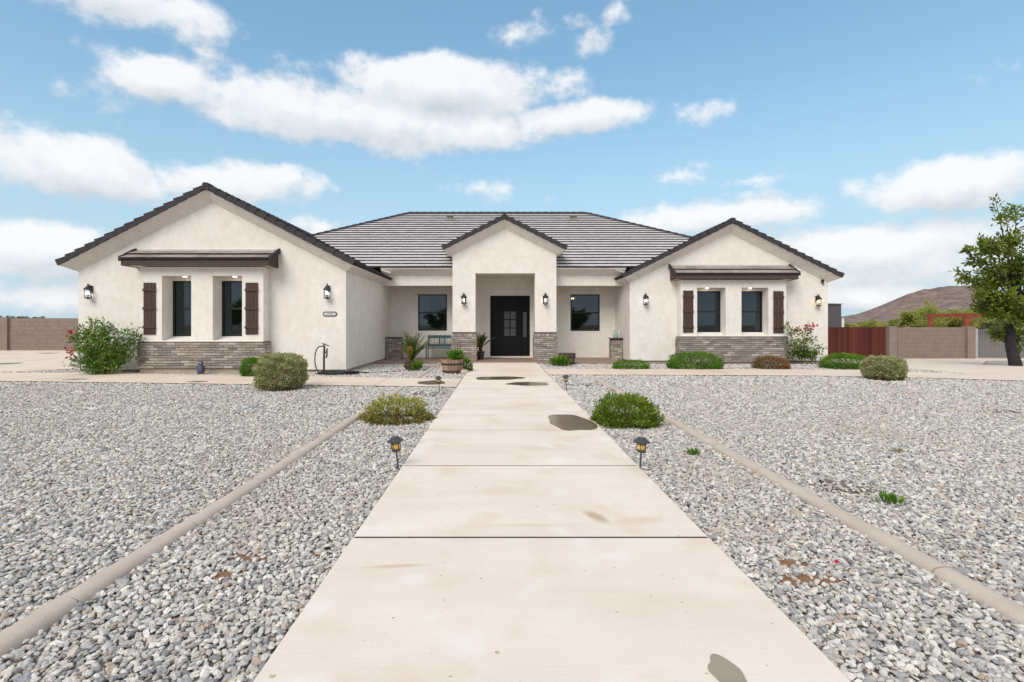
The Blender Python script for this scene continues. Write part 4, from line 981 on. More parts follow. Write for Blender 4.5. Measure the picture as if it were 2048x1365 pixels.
hbox('door_sill', M['concrete'], dx0 - .12, dx1 + .12, YB - .12, YB + .1, .055, .115, bevel=.008)
hbox('leaf', M['door'], dx0 + .39, dx1 - .39, dy, dy + .045, dz0 + .01, dz1 - .06, parent=door)
for a in (dx0 + .06, dx1 - .33):
    hbox('sidelight', M['door'], a, a + .27, dy, dy + .04, dz0 + .01, dz1 - .06, parent=door)
    hbox('sidelight_glass', M['door_glass'] if a > 0 else M['door'], a + .06, a + .21, dy - .006, dy - .002, dz0 + .75, dz1 - .65, parent=door)
    hbox('panel', M['door'], a + .04, a + .23, dy - .018, dy - .001, dz0 + .12, dz0 + .62, parent=door, bevel=.008)
cx = (dx0 + dx1) / 2; gw, gh = .50, 1.02; gz0 = dz0 + .78
for i in range(2):
    for j in range(3):
        hbox('lite', M['door_glass'], cx - gw / 2 + i * gw / 2 + .022, cx - gw / 2 + (i + 1) * gw / 2 - .022, dy - .008, dy - .002, gz0 + j * gh / 3 + .022, gz0 + (j + 1) * gh / 3 - .022, parent=door)
hbox('panel', M['door'], cx - .26, cx + .26, dy - .02, dy - .001, dz0 + .12, dz0 + .62, parent=door, bevel=.01)
hbox('panel', M['door'], cx - .26, cx + .26, dy - .02, dy - .001, gz0 + gh + .1, dz1 - .14, parent=door, bevel=.01)
m_ = MB(); m_.tube([(cx - .33, dy - .05, 1.02), (cx - .33, dy - .07, 1.10), (cx - .33, dy - .05, 1.30)], .012, 8); m_.build('handle', M['bronze'], door, smooth=True)
# portico columns: brick lower part
for (a, b_) in ((PX0, PO0), (PO1, PX1)):
    s = MB(); s.box(a - .015, b_ + .015, PY - .015, PY + PT + .015, -.02, 1.105); col = s.build('brick_pier', M['mortar'], house)
    jm = MB()
    bricks_on(col, (a - .03, PY - .015), (1, 0), b_ - a + .06, 14, .012, .0715, True, jm, soldier=True)
    bricks_on(col, (b_ + .015, PY - .03), (0, 1), PT + .05, 14, .012, .0715, False, jm)
    bricks_on(col, (a - .015, PY + PT + .03), (0, -1), PT + .05, 14, .012, .0715, False, jm)
    o = jm.build('bricks', M['brick_joined'], col); o['kind'] = 'stuff'
# low brick piers at both porch ends
def low_pier(x0, x1, y0, y1, zt):
    s = MB(); s.box(x0 + .03, x1 - .03, y0 + .03, y1, .05, zt - .04); p = s.build('brick_pier', M['mortar'], house); jm = MB()
    n = int((zt - .1) / .0715)
    bricks_on(p, (x0, y0 + .03), (1, 0), x1 - x0, n, .065, .0715, False, jm)
    bricks_on(p, (x1 - .03, y0), (0, 1), y1 - y0, n, .065, .0715, False, jm); bricks_on(p, (x0 + .03, y1), (0, -1), y1 - y0, n, .065, .0715, False, jm)
    o = jm.build('bricks', M['brick_joined'], p); o['kind'] = 'stuff'
    hbox('cap', M['fascia'], x0 - .02, x1 + .02, y0 - .02, y1, zt - .04, zt, parent=p, bevel=.008)
low_pier(-4.33, -3.78, 19.1, 19.6, .89); low_pier(4.20, 4.62, 18.75, 19.2, .87)

# ------------------------------------------------------------------ fittings on the house
def lantern(loc, label, bulb, w=.10, h=.42, side=.0):
    t = thing('wall_lantern', label, 'wall lamp', loc, 'black wall lanterns')
    b = MB(); b.box(-.045, .045, -.022, -.001, -.02, .20); b.build('back_plate', M['metal_black'], t, world=False, bevel=.004)
    b = MB(); b.tube([(0, -.02, .16), (0, -.06, .22), (0, -.12, .20)], .011, 8); b.build('arm', M['metal_black'], t, world=False, smooth=True)
    y = -.12
    f = MB()
    f.lathe([(w * .95, -.165), (w * .95, -.145), (w * .8, -.14)], (0, y, 0), 6)
    for k in range(6):
        a = math.pi / 3 * k; f.tube([(w * .82 * math.cos(a), y + w * .82 * math.sin(a), -.145), (w * .92 * math.cos(a), y + w * .92 * math.sin(a), .085)], .006, 5)
    f.lathe([(w * .7, -.165), (.02, -.19), (.0, -.2)], (0, y, 0), 6)
    f.build('cage', M['metal_black'], t, world=False)
    r = MB(); r.lathe([(w * 1.12, .08), (w * 1.15, .095), (w * .6, .155), (w * .42, .165), (w * .3, .20), (.012, .215), (.02, .235), (.0, .265)], (0, y, 0), 6); r.build('roof', M['metal_black'], t, world=False)
    g = MB(); g.lathe([(w * .76, -.14), (w * .84, .08)], (0, y, 0), 6); o = g.build('shade', M['lamp_glass'], t, world=False)
    o = MB().lathe([(0, -.06), (.022, -.045), (.03, -.02), (.026, .01), (.012, .03), (0, .035)], (0, y, 0), 12).build('bulb', bulb, t, world=False, smooth=True)
    m_ = MB(); m_.lathe([(.014, -.14), (.014, -.055)], (0, y, 0), 8); m_.build('socket', M['grey_post'], t, world=False)
    return t
def at_wall(x, y, d): p = px(x, y, d); return (p.x, d - .001, p.z)
lantern(at_wall(183, 586, 14.2), 'black wall lantern at the far left corner of the house above the flowering bush', M['bulb_cool'])
lantern(at_wall(657, 586, 14.2), 'black wall lantern above the house number plaque', M['bulb_cool'])
lantern(at_wall(928, 600, 18.1), 'black wall lantern on the portico column left of the front door', M['bulb'], w=.105)
lantern(at_wall(1090.5, 600, 18.1), 'black wall lantern on the portico column right of the front door', M['bulb'], w=.105)
lantern(at_wall(1290, 601, 17.8), 'black wall lantern between the porch and the right bay window', M['bulb_cool'])
lantern(at_wall(1633, 603.5, 17.8), 'amber-lit wall lantern at the right corner of the house', M['bulb_amber'])
# number plaque
p = px(660, 628.5, 14.2)
t = thing('house_number_plaque', 'rounded house number plaque with dark rim below a lantern', 'sign', (p.x, 14.199, p.z))
def stadium(w, h, n=10): 
    r = h / 2; pts = []
    for k in range(n + 1): a = -math.pi / 2 + math.pi * k / n; pts.append((w / 2 - r + r * math.cos(a), r * math.sin(a)))
    for k in range(n + 1): a = math.pi / 2 + math.pi * k / n; pts.append((-w / 2 + r + r * math.cos(a), r * math.sin(a)))
    return pts
m_ = MB(); m_.prism_y(stadium(.40, .135), -.018, 0); m_.build('rim', M['metal_black'], t, world=False)
m_ = MB(); m_.prism_y(stadium(.345, .082), -.021, -.0185); m_.build('face', M['plaque'], t, world=False)
tx = bpy.data.curves.new('digits', 'FONT'); tx.body = '11141'; tx.size = .075; tx.align_x = 'CENTER'; tx.align_y = 'CENTER'; tx.extrude = .002
to = bpy.data.objects.new('digits_curve', tx); COL.objects.link(to)
dg = bpy.context.evaluated_depsgraph_get(); tme = bpy.data.meshes.new_from_object(to.evaluated_get(dg)); bpy.data.objects.remove(to)
tme.materials.clear(); tme.materials.append(M['metal_black'])
o = link('digits', tme, t, world=False); o.rotation_euler = (R(90), 0, 0); o.location = (0, -.0235, 0)
# security camera
p = px(1645, 563, 17.75); t = thing('security_camera', 'small black security camera under the right gable eave', 'camera', (p.x, 17.8, p.z))
m_ = MB(); m_.box(-.03, .03, -.10, 0, -.05, .06); m_.build('body', M['metal_black'], t, world=False, bevel=.01)
m_ = MB(); m_.tube([(.0, -.04, -.05), (.05, -.05, -.12)], .018, 8); m_.build('lens', M['bronze'], t, world=False)

# ------------------------------------------------------------------ porch and bed furnishings
def barrel(loc, r, h, label, lm, plants):
    t = thing('barrel_planter', label, 'planter', loc, 'half barrel planters')
    n = 20; 
    for k in range(n):
        a0 = 2 * math.pi * k / n + .012; a1 = 2 * math.pi * (k + 1) / n - .012; s = MB(); v = random.random()
        for i in range(4):
            z0, z1 = h * i / 4, h * (i + 1) / 4
            r0 = r * (.80 + .22 * (i / 4) ** .8); r1 = r * (.80 + .22 * ((i + 1) / 4) ** .8)
            P = lambda a, rr, z: (rr * math.cos(a), rr * math.sin(a), z)
            s.hexa([P(a0, r0 - .025, z0), P(a0, r0, z0), P(a1, r0, z0), P(a1, r0 - .025, z0), P(a0, r1 - .025, z1), P(a0, r1, z1), P(a1, r1, z1), P(a1, r1 - .025, z1)], val=v)
        o = s.build('stave', lm, t, world=False); fix_normals(o)
    for z in (.12, .62):
        s = MB(); rr = r * (.80 + .22 * z ** .8) + .006; rr2 = r * (.80 + .22 * (z + .14) ** .8) + .006
        s.lathe([(rr, h * z), (rr2, h * (z + .14))], n=28); s.build('hoop', M['hoop'], t, world=False, smooth=True)
    s = MB(); s.lathe([(0, 0), (r * .9, 0)][::-1], (0, 0, h * .85), 20); s.build('soil', M['soil'], t, world=False)
    return t
barrel((-1.32, 13.95, .004), .31, .40, 'weathered half barrel planter with a small leafy plant, left of the walkway', M['barrel'], True)
barrel((2.30, 17.02, .004), .29, .40, 'dark empty half barrel planter right of the portico', M['barrel_dark'], False)
def tuft(name, label, loc, n, h, spread, lm, cat='plant', group=None, width=.012):
    t = thing(name, label, cat, loc, group)
    P = np.zeros((n, 3)); P[:, :2] = RNG.normal(0, spread * .35, (n, 2)); D = np.stack([P[:, 0] / spread * 1.1, P[:, 1] / spread * 1.1, np.ones(n)], 1)
    P[:, 2] = RNG.uniform(0, h * .45, n)
    me = leaves_mesh('foliage', P, D, h * .7, lm, aspect=.22, jitter=.35); link('foliage', me, t, world=False); return t
tuft('potted_plant', 'small leafy green plant growing in the left barrel planter', (-1.22, 13.95, .33), 160, .34, .13, LM['bright'])
shrub('shrub', 'small leafy shrub squeezed between barrel planter and left portico column', (-.98, 14.45, 0), .17, .17, .40, 900, .06, LM['bright'], 41, group='plants by the porch')
tuft('grass_tuft', 'green grassy tuft beside the dark barrel planter', (1.98, 16.4, 0), 260, .34, .28, LM['bright'])
tuft('weed', 'small green plant at the foot of the sago palm', (-2.42, 14.75, 0), 90, .30, .12, LM['bright'])
for (x, y, h, lab) in ((1780, 1012, .055, 'small green weed in the gravel right of the curb'), (1384, 914, .05, 'tiny green weed in the gravel beside the right curb'), (1800, 908, .03, 'flat olive weed patch in the right gravel')):
    c = on_ground(x, y, 0); tuft('weed', lab, (c[0], c[1], .01), 60, h * 1.6, .07, LM['bright' if h > .04 else 'yellow'])
# pale rock beside the barrel
bm = bmesh.new(); bmesh.ops.create_icosphere(bm, subdivisions=3, radius=1)
for v in bm.verts:
    n_ = lump(np.array([v.co]), 5, 1.6)[0]; v.co = Vector((v.co.x * .12, v.co.y * .10, v.co.z * .075)) * (1 + .22 * n_)
me = bpy.data.meshes.new('rock'); bm.to_mesh(me); bm.free(); me.materials.append(M['foundation'])
for q in me.polygons: q.use_smooth = True
o = link('rock', me); o.location = (-.98, 13.85, .05); tag(o, 'pale tan rock between barrel planter and walkway', 'rock')

# sago palm
def frond_mesh(length, droop, tone, nl=46, wid=.17):
    P, D, T, S = [], [], [], []
    for k in range(nl):
        u = (k + 1.5) / (nl + 1); x = length * u * (1 - .12 * droop * u); z = length * (.25 * u - droop * u * u * .45)
        for sd in (-1, 1):
            P.append((x, 0, z)); D.append((.75, sd * (1.0), .55)); S.append(wid * (1 - abs(u - .45) * 1.1)); T.append(tone + random.uniform(-.12, .12) + .25 * max(0, u - .6) * (tone > .5))
    return np.array(P), np.array(D, float), np.array(T), np.maximum(np.array(S), .04)
def sago(loc, label, n, length, trunk_r, trunk_h, seed, gold=.35, name='sago_palm'):
    r = random.Random(seed); t = thing(name, label, 'palm', loc)
    if trunk_h > 0:
        s = MB(); s.lathe([(trunk_r * .95, -.03), (trunk_r * 1.15, trunk_h * .4), (trunk_r * .95, trunk_h * .85), (trunk_r * .5, trunk_h), (0, trunk_h + .02)], n=14)
        for k in range(60):
            a = r.uniform(0, 6.28); z = r.uniform(.02, trunk_h * .9); q = trunk_r * 1.05
            s.tube([(q * .9 * math.cos(a), q * .9 * math.sin(a), z), (q * 1.35 * math.cos(a), q * 1.35 * math.sin(a), z + .05)], [.018, .004], 4)
        s.build('trunk', M['pot'], t, world=False)
    for k in range(n):
        a = 2.399 * k; tilt = r.uniform(.45, 1.25); gold_ = r.random() < gold
        P, D, T, S = frond_mesh(length * r.uniform(.8, 1.1), r.uniform(.1, .6), .85 if gold_ else r.uniform(.15, .55))
        me = leaves_mesh('frond', P, D, .1, LM['frond'], T, aspect=.16, jitter=.06, fold=.1, sizes=S)
        m2 = MB(); pts = [(length * u, 0, length * .25 * u) for u in (0, .5, 1)]
        o = link('frond', me, t, world=False); o.location = (0, 0, trunk_h * .9); o.rotation_euler = Euler((0, -tilt, a), 'XYZ')
    return t
c = on_ground(822, 740, 0); sago((c[0], c[1], 0), 'sago palm with green and golden fronds on a short shaggy trunk', 20, .92, .16, .28, 4, gold=.35)
sago((-.72, 18.92, .32), 'drooping green palm in a pot left of the front door', 12, .72, .05, .12, 9, gold=.1, name='potted_palm')
t = thing('plant_pot', 'dark pot holding the palm beside the front door', 'pot', (-.72, 18.92, .06))
m_ = MB(); m_.lathe([(.0, 0), (.11, 0), (.15, .26), (.165, .27), (.165, .30), (.14, .30), (.13, .24), (0, .24)]); m_.build('pot_body', M['pot'], t, world=False, smooth=False)

# bench
t = thing('bench', 'teal metal garden bench with pierced back against the porch wall', 'bench', (-2.25, 19.35, .06))
x0, x1 = -.55, .55
for xx in (x0, x1):
    s = MB(); s.tube([(xx, .28, 0), (xx, .24, .42), (xx, .32, .90)], .02, 8); s.build('leg', M['teal'], t, world=False)
    s = MB(); s.tube([(xx, -.24, 0), (xx, -.24, .58), (xx, -.10, .62), (xx, .25, .60)], .02, 8); s.build('leg', M['teal'], t, world=False)
for k in range(6):
    s = MB(); s.box(x0, x1, -.24 + k * .085, -.24 + k * .085 + .07, .40, .42); s.build('slat', M['teal'], t, world=False)
s = MB(); s.box(x0, x1, .262, .285, .78, .90); s.box(x0, x1, .252, .272, .45, .55)
s.box(x0, x0 + .06, .257, .28, .55, .78); s.box(x1 - .06, x1, .257, .28, .55, .78); s.box(x0 + .42, x0 + .46, .257, .28, .55, .78); s.box(x1 - .46, x1 - .42, .257, .28, .55, .78)
for k in range(4): s.box(-.09 + k * .05, -.07 + k * .05, .257, .28, .55, .78)
for sg in (-1, 1):
    for i in range(3):
        for j in range(3): s.tube([(sg * (.16 + i * .12), .27, .55 + j * .077), (sg * (.22 + i * .12), .27, .588 + j * .077), (sg * (.16 + i * .12), .27, .627 + j * .077), (sg * (.10 + i * .12), .27, .588 + j * .077), (sg * (.16 + i * .12), .27, .55 + j * .077)], .011, 5)
s.build('backrest', M['teal'], t, world=False)
# watering can on the right pier
t = thing('watering_can', 'green verdigris watering can on the right brick pier', 'watering can', (4.40, 18.95, .87))
m_ = MB(); m_.lathe([(0, 0), (.085, 0), (.09, .02), (.075, .16), (.06, .20), (.045, .21), (.04, .24), (.05, .25)], n=18); m_.build('body', M['verdigris'], t, world=False, smooth=True)
m_ = MB(); m_.tube([(.07, 0, .06), (.13, 0, .16), (.16, 0, .26)], [.018, .014, .012], 8); m_.lathe([(.012, .25), (.035, .29), (.03, .295), (0, .295)], (.165, 0, 0), 10); m_.build('spout', M['white'], t, world=False, smooth=True)
m_ = MB(); m_.tube([(-.07, 0, .05), (-.13, 0, .12), (-.10, 0, .22), (-.03, 0, .27), (.03, 0, .25)], .009, 6); m_.build('handle', M['verdigris'], t, world=False, smooth=True)
# owl figure
t = thing('owl_figure', 'small dark blue owl figure standing before the left brick wainscot', 'owl figure', (px(401, 743, 13.55).x, 13.55, .0))
m_ = MB(); m_.lathe([(0, 0), (.075, 0), (.08, .06), (.092, .12), (.085, .22), (.06, .275), (.068, .31), (.066, .35), (.045, .385), (0, .40)], n=16, sy=.85); m_.build('body', M['owl'], t, world=False, smooth=True)
for sg in (-1, 1):
    m_ = MB(); m_.lathe([(.02, 0), (.012, .03), (0, .055)], (sg * .038, -.01, .365), 8); m_.build('ear_tuft', M['owl'], t, world=False, smooth=True)
    m_ = MB(); m_.lathe([(0, -.016), (.018, -.006), (.018, .006), (0, .016)], (sg * .026, -.052, .335), 10); m_.build('eye', M['plaque'], t, world=False, smooth=True)
    m_ = MB(); m_.hexa([(sg * .07, -.05, .08), (sg * .10, .03, .08), (sg * .09, .06, .09), (sg * .065, .0, .09), (sg * .075, -.05, .24), (sg * .095, .02, .25), (sg * .085, .05, .25), (sg * .07, .0, .24)]); o = m_.build('wing', M['owl'], t, world=False); fix_normals(o)
m_ = MB(); m_.lathe([(.012, 0), (0, -.03)], (0, -.062, .325), 6); m_.build('beak', M['pot'], t, world=False)
# hose stand, loop and coil
hp = on_ground(648, 750, 0)
t = thing('hose_stand', 'dark standpipe hose holder by the left wing wall', 'hose stand', (hp[0], hp[1], 0))
m_ = MB(); m_.tube([(0, 0, -.05), (.0, 0, .45), (.012, 0, .80)], .028, 10); m_.build('post', M['bronze'], t, world=False)
m_ = MB(); m_.tube([(-.02, 0, .80), (.03, -.01, .84), (.10, -.02, .80), (.15, -.03, .79)], .014, 8); m_.tube([(-.05, 0, .86), (.02, 0, .82)], .012, 6); m_.build('handle', M['bronze'], t, world=False)
m_ = MB(); m_.tube([(.0, 0, .60), (.07, -.02, .62), (.085, -.02, .70), (.10, -.02, .72)], .016, 8); m_.tube([(.085, -.02, .70), (.085, -.02, .52), (.06, -.02, .46)], .022, 8); m_.build('spigot', M['hoop'], t, world=False)
ho = []
for k in range(25):
    u = k / 24; a = math.pi * (.5 - u * 1.0)
    ho.append((hp[0] - .05 - .21 * math.cos(a) * (1 - .2 * u), hp[1] - .03, .40 + .40 * math.sin(a)))
cl = []
for k in range(150):
    a = k / 150 * 6.28 * 6; rr = .30 + .10 * math.sin(k * .09) + .03 * math.sin(k * .7)
    cl.append((hp[0] + .42 + rr * 1.5 * math.cos(a), hp[1] - .05 + rr * .55 * math.sin(a), .03 + .012 * (k / 25) + .008 * math.sin(k)))
m_ = MB(); m_.tube([(hp[0] - .02, hp[1] - .03, .78)] + ho[3:-1] + [(hp[0] - .02, hp[1] - .05, .03)] + cl + [(hp[0] + 1.2, hp[1] + .3, .02), (hp[0] + 1.6, hp[1] + .7, .02), (hp[0] + 1.95, hp[1] + .8, .02)], .016, 7)
tag(m_.build('garden_hose', M['hose'], smooth=True), 'black garden hose looped from the stand and coiled on gravel', 'hose')

# path lights
def path_light(x, y, lean, label, scale=1.0):
    c = on_ground(x, y, 0); t = thing('path_light', label, 'path light', (c[0], c[1], 0), 'solar path lights')
    t.rotation_euler = (0, lean, 0); t.scale = (scale,) * 3
    m_ = MB(); m_.tube([(0, 0, -.06), (0, 0, .21)], [.009, .0085], 8); m_.build('stake', M['cap'], t, world=False)
    m_ = MB(); m_.lathe([(.0, .195), (.03, .20), (.046, .212), (.046, .222), (.02, .222)], n=18); m_.build('base', M['cap'], t, world=False)
    m_ = MB(); m_.lathe([(.036, .222), (.043, .255), (.040, .292), (.036, .30)], n=16); m_.build('shade', M['amber'], t, world=False, smooth=True)
    m_ = MB()
    for k in range(5):
        a = 2 * math.pi * k / 5 + .5; m_.tube([(.043 * math.cos(a), .043 * math.sin(a), .215), (.048 * math.cos(a), .048 * math.sin(a), .255), (.044 * math.cos(a), .044 * math.sin(a), .30)], .0035, 5)
    q = [(.047 * math.cos(2 * math.pi * k / 20), .047 * math.sin(2 * math.pi * k / 20), .283) for k in range(21)]; m_.tube(q, .0035, 5, cap=False)
    m_.build('cage', M['cap'], t, world=False)
    m_ = MB(); m_.lathe([(.05, .298), (.082, .303), (.084, .309), (.06, .325), (.045, .334), (.043, .345), (.036, .350), (0, .351)], n=24); m_.build('cap', M['cap'], t, world=False)
    m_ = MB(); m_.box(-.022, .022, -.022, .022, .3505, .354); m_.build('solar_cell', M['solar'], t, world=False)
path_light(797, 943, R(-6), 'nearest solar path light left of the walkway, leaning left', .92)
path_light(1280, 945, R(3), 'nearest solar path light right of the walkway', .92)
path_light(879, 786, R(-4), 'small far solar path light left of the walkway beside the cross path', .95)
path_light(1133, 783, R(-3), 'small far solar path light right of the walkway beyond the green shrub', .95)

# ------------------------------------------------------------------ planting
def gpos(x, y): c = on_ground(x, y, 0); return c
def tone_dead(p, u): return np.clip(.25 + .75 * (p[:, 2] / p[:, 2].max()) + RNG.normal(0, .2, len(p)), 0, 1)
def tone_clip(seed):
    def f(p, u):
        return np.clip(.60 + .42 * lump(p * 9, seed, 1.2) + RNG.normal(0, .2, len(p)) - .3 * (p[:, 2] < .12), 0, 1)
    return f
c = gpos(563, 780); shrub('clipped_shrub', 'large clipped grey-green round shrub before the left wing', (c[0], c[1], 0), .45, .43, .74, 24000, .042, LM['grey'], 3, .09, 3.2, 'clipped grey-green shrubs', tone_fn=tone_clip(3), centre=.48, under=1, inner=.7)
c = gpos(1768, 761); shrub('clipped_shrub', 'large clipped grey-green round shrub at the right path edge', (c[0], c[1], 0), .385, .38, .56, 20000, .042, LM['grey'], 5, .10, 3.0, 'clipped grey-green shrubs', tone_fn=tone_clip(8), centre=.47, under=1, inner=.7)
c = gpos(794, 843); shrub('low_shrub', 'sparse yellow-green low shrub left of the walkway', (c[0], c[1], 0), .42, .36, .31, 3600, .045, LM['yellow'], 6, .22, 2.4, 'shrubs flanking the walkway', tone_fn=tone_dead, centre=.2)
c = gpos(1252, 850); shrub('low_shrub', 'dense green low shrub right of the walkway', (c[0], c[1], 0), .40, .38, .385, 7500, .042, LM['green'], 8, .17, 2.6, 'shrubs flanking the walkway', centre=.25)
c = (px(507, 745, 13.1).x, 13.1); shrub('green_shrub', 'small rounded green shrub tucked behind the clipped grey shrub', (c[0], c[1], 0), .30, .28, .50, 4200, .045, LM['bright'], 10, .10, 2.4, 'green bedding shrubs', centre=.3)
def bed(x0, x1, yt, yb, label, lm, seed, n, dd=15.35, name='green_shrub', flat=2.8):
    cx = (x0 + x1) / 2; p = px(cx, yb, dd); w = (x1 - x0) / 2 * dd / F; h = (yb - yt) * dd / F + (CAMZ + (VPY - yb) * dd / F)
    shrub(name, label, (p.x, dd, 0), w, min(w, .42), h, n, .05, lm, seed, .10, flat, 'green bedding shrubs', centre=.3)
bed(1228, 1295, 722, 738, 'lowest flat green shrub near the right porch pier', LM['bright'], 12, 3000)
bed(1338, 1442, 706, 740, 'widest green shrub before the right brick wainscot', LM['bright'], 13, 7500)
bed(1512, 1572, 715, 740, 'reddish-tipped small shrub before the right brick wainscot', LM['red'], 14, 3000)
bed(1648, 1730, 709, 741, 'bright green mounded shrub before the red fence', LM['bright'], 15, 6000)

def branchy(name, label, loc, limbs, lm, leaf, per, seed, cat, flowers=None, clump=.16, r0=.02, aspect=.4, stem_m=None, group=None, dens_tone=.5):
    """limbs: polylines in local coordinates; leaves gather along their outer two thirds"""
    t = thing(name, label, cat, loc, group); s = MB(); P = []; D = []; rr = random.Random(seed)
    for lb_ in limbs:
        pts = [Vector(q) for q in lb_]; n = len(pts)
        s.tube(pts, [max(.003, r0 * (1 - .8 * i / (n - 1))) for i in range(n)], 6)
        for k in range(per):
            u = .25 + .75 * rr.random() ** .8; f = u * (n - 1); i = min(int(f), n - 2); q = pts[i].lerp(pts[i + 1], f - i)
            g = clump * (1.1 - .4 * u); o = Vector((rr.gauss(0, g), rr.gauss(0, g), rr.gauss(0, g * .8)))
            w = q + o
            if w.z < .02: continue
            P.append(w); D.append(o.normalized() * .8 + Vector((0, 0, .4)))
    s.build('stems', stem_m or M['twig'], t, world=False)
    P = np.array(P); D = np.array(D)
    tone = np.clip(dens_tone + .28 * lump(P * 3, seed, 1.2) + RNG.normal(0, .18, len(P)) + .12 * (P[:, 2] / P[:, 2].max()), 0, 1)
    link('foliage', leaves_mesh('foliage', P, D, leaf, lm, tone, aspect=aspect, jitter=.6), t, world=False)
    for (fp, nf, fs, fm, fr) in (flowers or []):
        q = np.array(fp) + RNG.normal(0, fr, (nf, 3)); link('blossom_patch', leaves_mesh('blossom_patch', q, RNG.normal(0, 1, (nf, 3)), fs, fm, aspect=.9, jitter=.5), t, world=False)
    return t
# flowering bush at the left corner
B0 = px(205, 742, 13.45)
def loc_(x, y, d=13.45, base=B0): q = px(x, y, d); return (q.x - base.x, d - base.y + random.uniform(-.15, .15), q.z)
limbs = []
rr = random.Random(5)
for (x, y) in ((150, 672), (165, 655), (188, 640), (205, 650), (178, 668), (222, 655), (235, 668), (252, 662), (268, 672), (262, 692), (255, 710), (240, 690), (215, 680), (195, 690), (170, 700), (160, 720), (185, 725), (210, 715), (232, 722), (200, 735), (150, 690)):
    e = loc_(x, y); m1_ = (e[0] * .35 + rr.uniform(-.08, .08), e[1] * .4, e[2] * .4); m2_ = (e[0] * .75, e[1] * .75 + rr.uniform(-.08, .08), e[2] * .78)
    limbs.append([(rr.uniform(-.12, .12), rr.uniform(-.1, .1), -.02), m1_, m2_, e])
fl = [(loc_(x, y), nf, .07, LM['redfl'], .05) for (x, y, nf) in ((146, 664, 22), (168, 664, 14), (200, 666, 20), (138, 700, 18), (142, 712, 12), (182, 668, 10), (218, 690, 8))]
fl += [(loc_(x, y), nf, .08, LM['pale'], .10) for (x, y, nf) in ((215, 660, 40), (245, 676, 50), (255, 690, 40), (170, 710, 50), (160, 722, 50), (195, 680, 20), (232, 682, 25))]  # pale clusters added for wall showing through gaps, not real blossoms
branchy('flowering_bush', 'tall flowering bush with red blossoms and pale patches at the left house corner', (B0.x, B0.y, 0), limbs, LM['oleander'], .095, 230, 5, 'bush', fl, .095, .016)
# rangy flowering plant at the right corner
B1 = px(1604, 727, 17.2)
l2 = lambda x, y: loc_(x, y, 17.2, B1)
limbs = []
for pts_ in (((1590, 705), (1580, 690), (1577, 665), (1573, 648)), ((1592, 700), (1583, 672), (1592, 660)), ((1602, 690), (1608, 672), (1624, 656)), ((1604, 695), (1618, 680), (1632, 680)), ((1606, 700), (1622, 708), (1640, 692)), ((1604, 705), (1625, 715), (1644, 694)), ((1600, 695), (1592, 690), (1584, 700)), ((1598, 700), (1590, 712), (1582, 715)), ((1606, 708), (1628, 720), (1640, 705))):
    limbs.append([(0, 0, -.02), (0.0, 0, .25)] + [l2(*q) for q in pts_])
fl = [(l2(1623, 654), 26, .10, LM['pink'], .07), (l2(1593, 657), 8, .07, LM['redfl'], .04), (l2(1592, 661), 16, .09, LM['frond'], .04)]
branchy('flowering_plant', 'rangy branching plant with a crimson flower at the right house corner', (B1.x, 17.2, 0), limbs, LM['green'], .11, 110, 6, 'plant', fl, .075, .022, dens_tone=.2)

# big tree at the right edge
def tree(loc, label, trunk, crown_c, crown_r, n_l, n_leaf, leaf, lm, seed, group=None, bark=None, name='tree', tips=None, tr=.17, twigs=5, tight=1.0):
    t = thing(name, label, 'tree', loc, group); rr = random.Random(seed); s = MB()
    top = Vector(trunk[-1]); s.tube(trunk, [tr * (1 - .45 * i / (len(trunk) - 1)) for i in range(len(trunk))], 10)
    cc, cr = Vector(crown_c), Vector(crown_r); P = []; ends = list(tips or [])
    for k in range(n_l):
        a = rr.uniform(0, 6.28); e = rr.uniform(-.5, 1.0); q = math.sqrt(max(0, 1 - e * e)) * rr.uniform(.75, 1.1)
        ends.append(cc + Vector((cr.x * q * math.cos(a), cr.y * q * math.sin(a), cr.z * e * rr.uniform(.7, 1.1))))
    segs = []
    for e in ends:
        e = Vector(e); m1_ = top.lerp(e, .4) + Vector((rr.gauss(0, .2), rr.gauss(0, .2), rr.gauss(.15, .15))) * cr.x * .25
        s.tube([top, m1_, top.lerp(e, .75) + Vector((0, 0, rr.gauss(0, .1))), e], [tr * .28, tr * .16, tr * .08, .006], 6); segs.append((m1_, e))
        for q in range(twigs):
            b_ = m1_.lerp(e, rr.uniform(.1, .95)); f = b_ + Vector((rr.gauss(0, .3), rr.gauss(0, .3), rr.gauss(0.02, .25))) * cr.x * .55 * tight
            s.tube([b_, b_.lerp(f, .5) + Vector((0, 0, .04)), f], [.018 * tr / .17, .011 * tr / .17, .004], 4, cap=False); segs.append((b_, f))
    s.build('trunk', bark or M['bark'], t, world=False, smooth=True)
    per = n_leaf // len(segs); PP = []; DD = []
    for (a, b_) in segs:
        for q in range(per):
            u = rr.random() ** .7; w = a.lerp(b_, u); g = .085 * cr.x * tight * (1.15 - .8 * u)
            o = Vector((rr.gauss(0, g), rr.gauss(0, g), rr.gauss(0, g * .7))); PP.append(w + o); DD.append((b_ - a).normalized() * .7 + o.normalized() * .6 + Vector((0, 0, -.1)))
    PP = np.array(PP); DD = np.array(DD); k = PP[:, 2] > .1; PP, DD = PP[k], DD[k]
    tone = np.clip(.45 + .3 * lump(PP / cr.x * 3, seed, 1.3) + RNG.normal(0, .18, len(PP)), 0, 1)
    link('crown', leaves_mesh('crown', PP, DD, leaf, lm, tone, aspect=.42, jitter=.45), t, world=False)
    return t
tb = Vector((17.45, 16.9, gz(17.45, 16.9)))
def tl(x, y, dd=0): q = px(x, y, 16.9 + dd); return (q.x - tb.x, dd, q.z - tb.z)
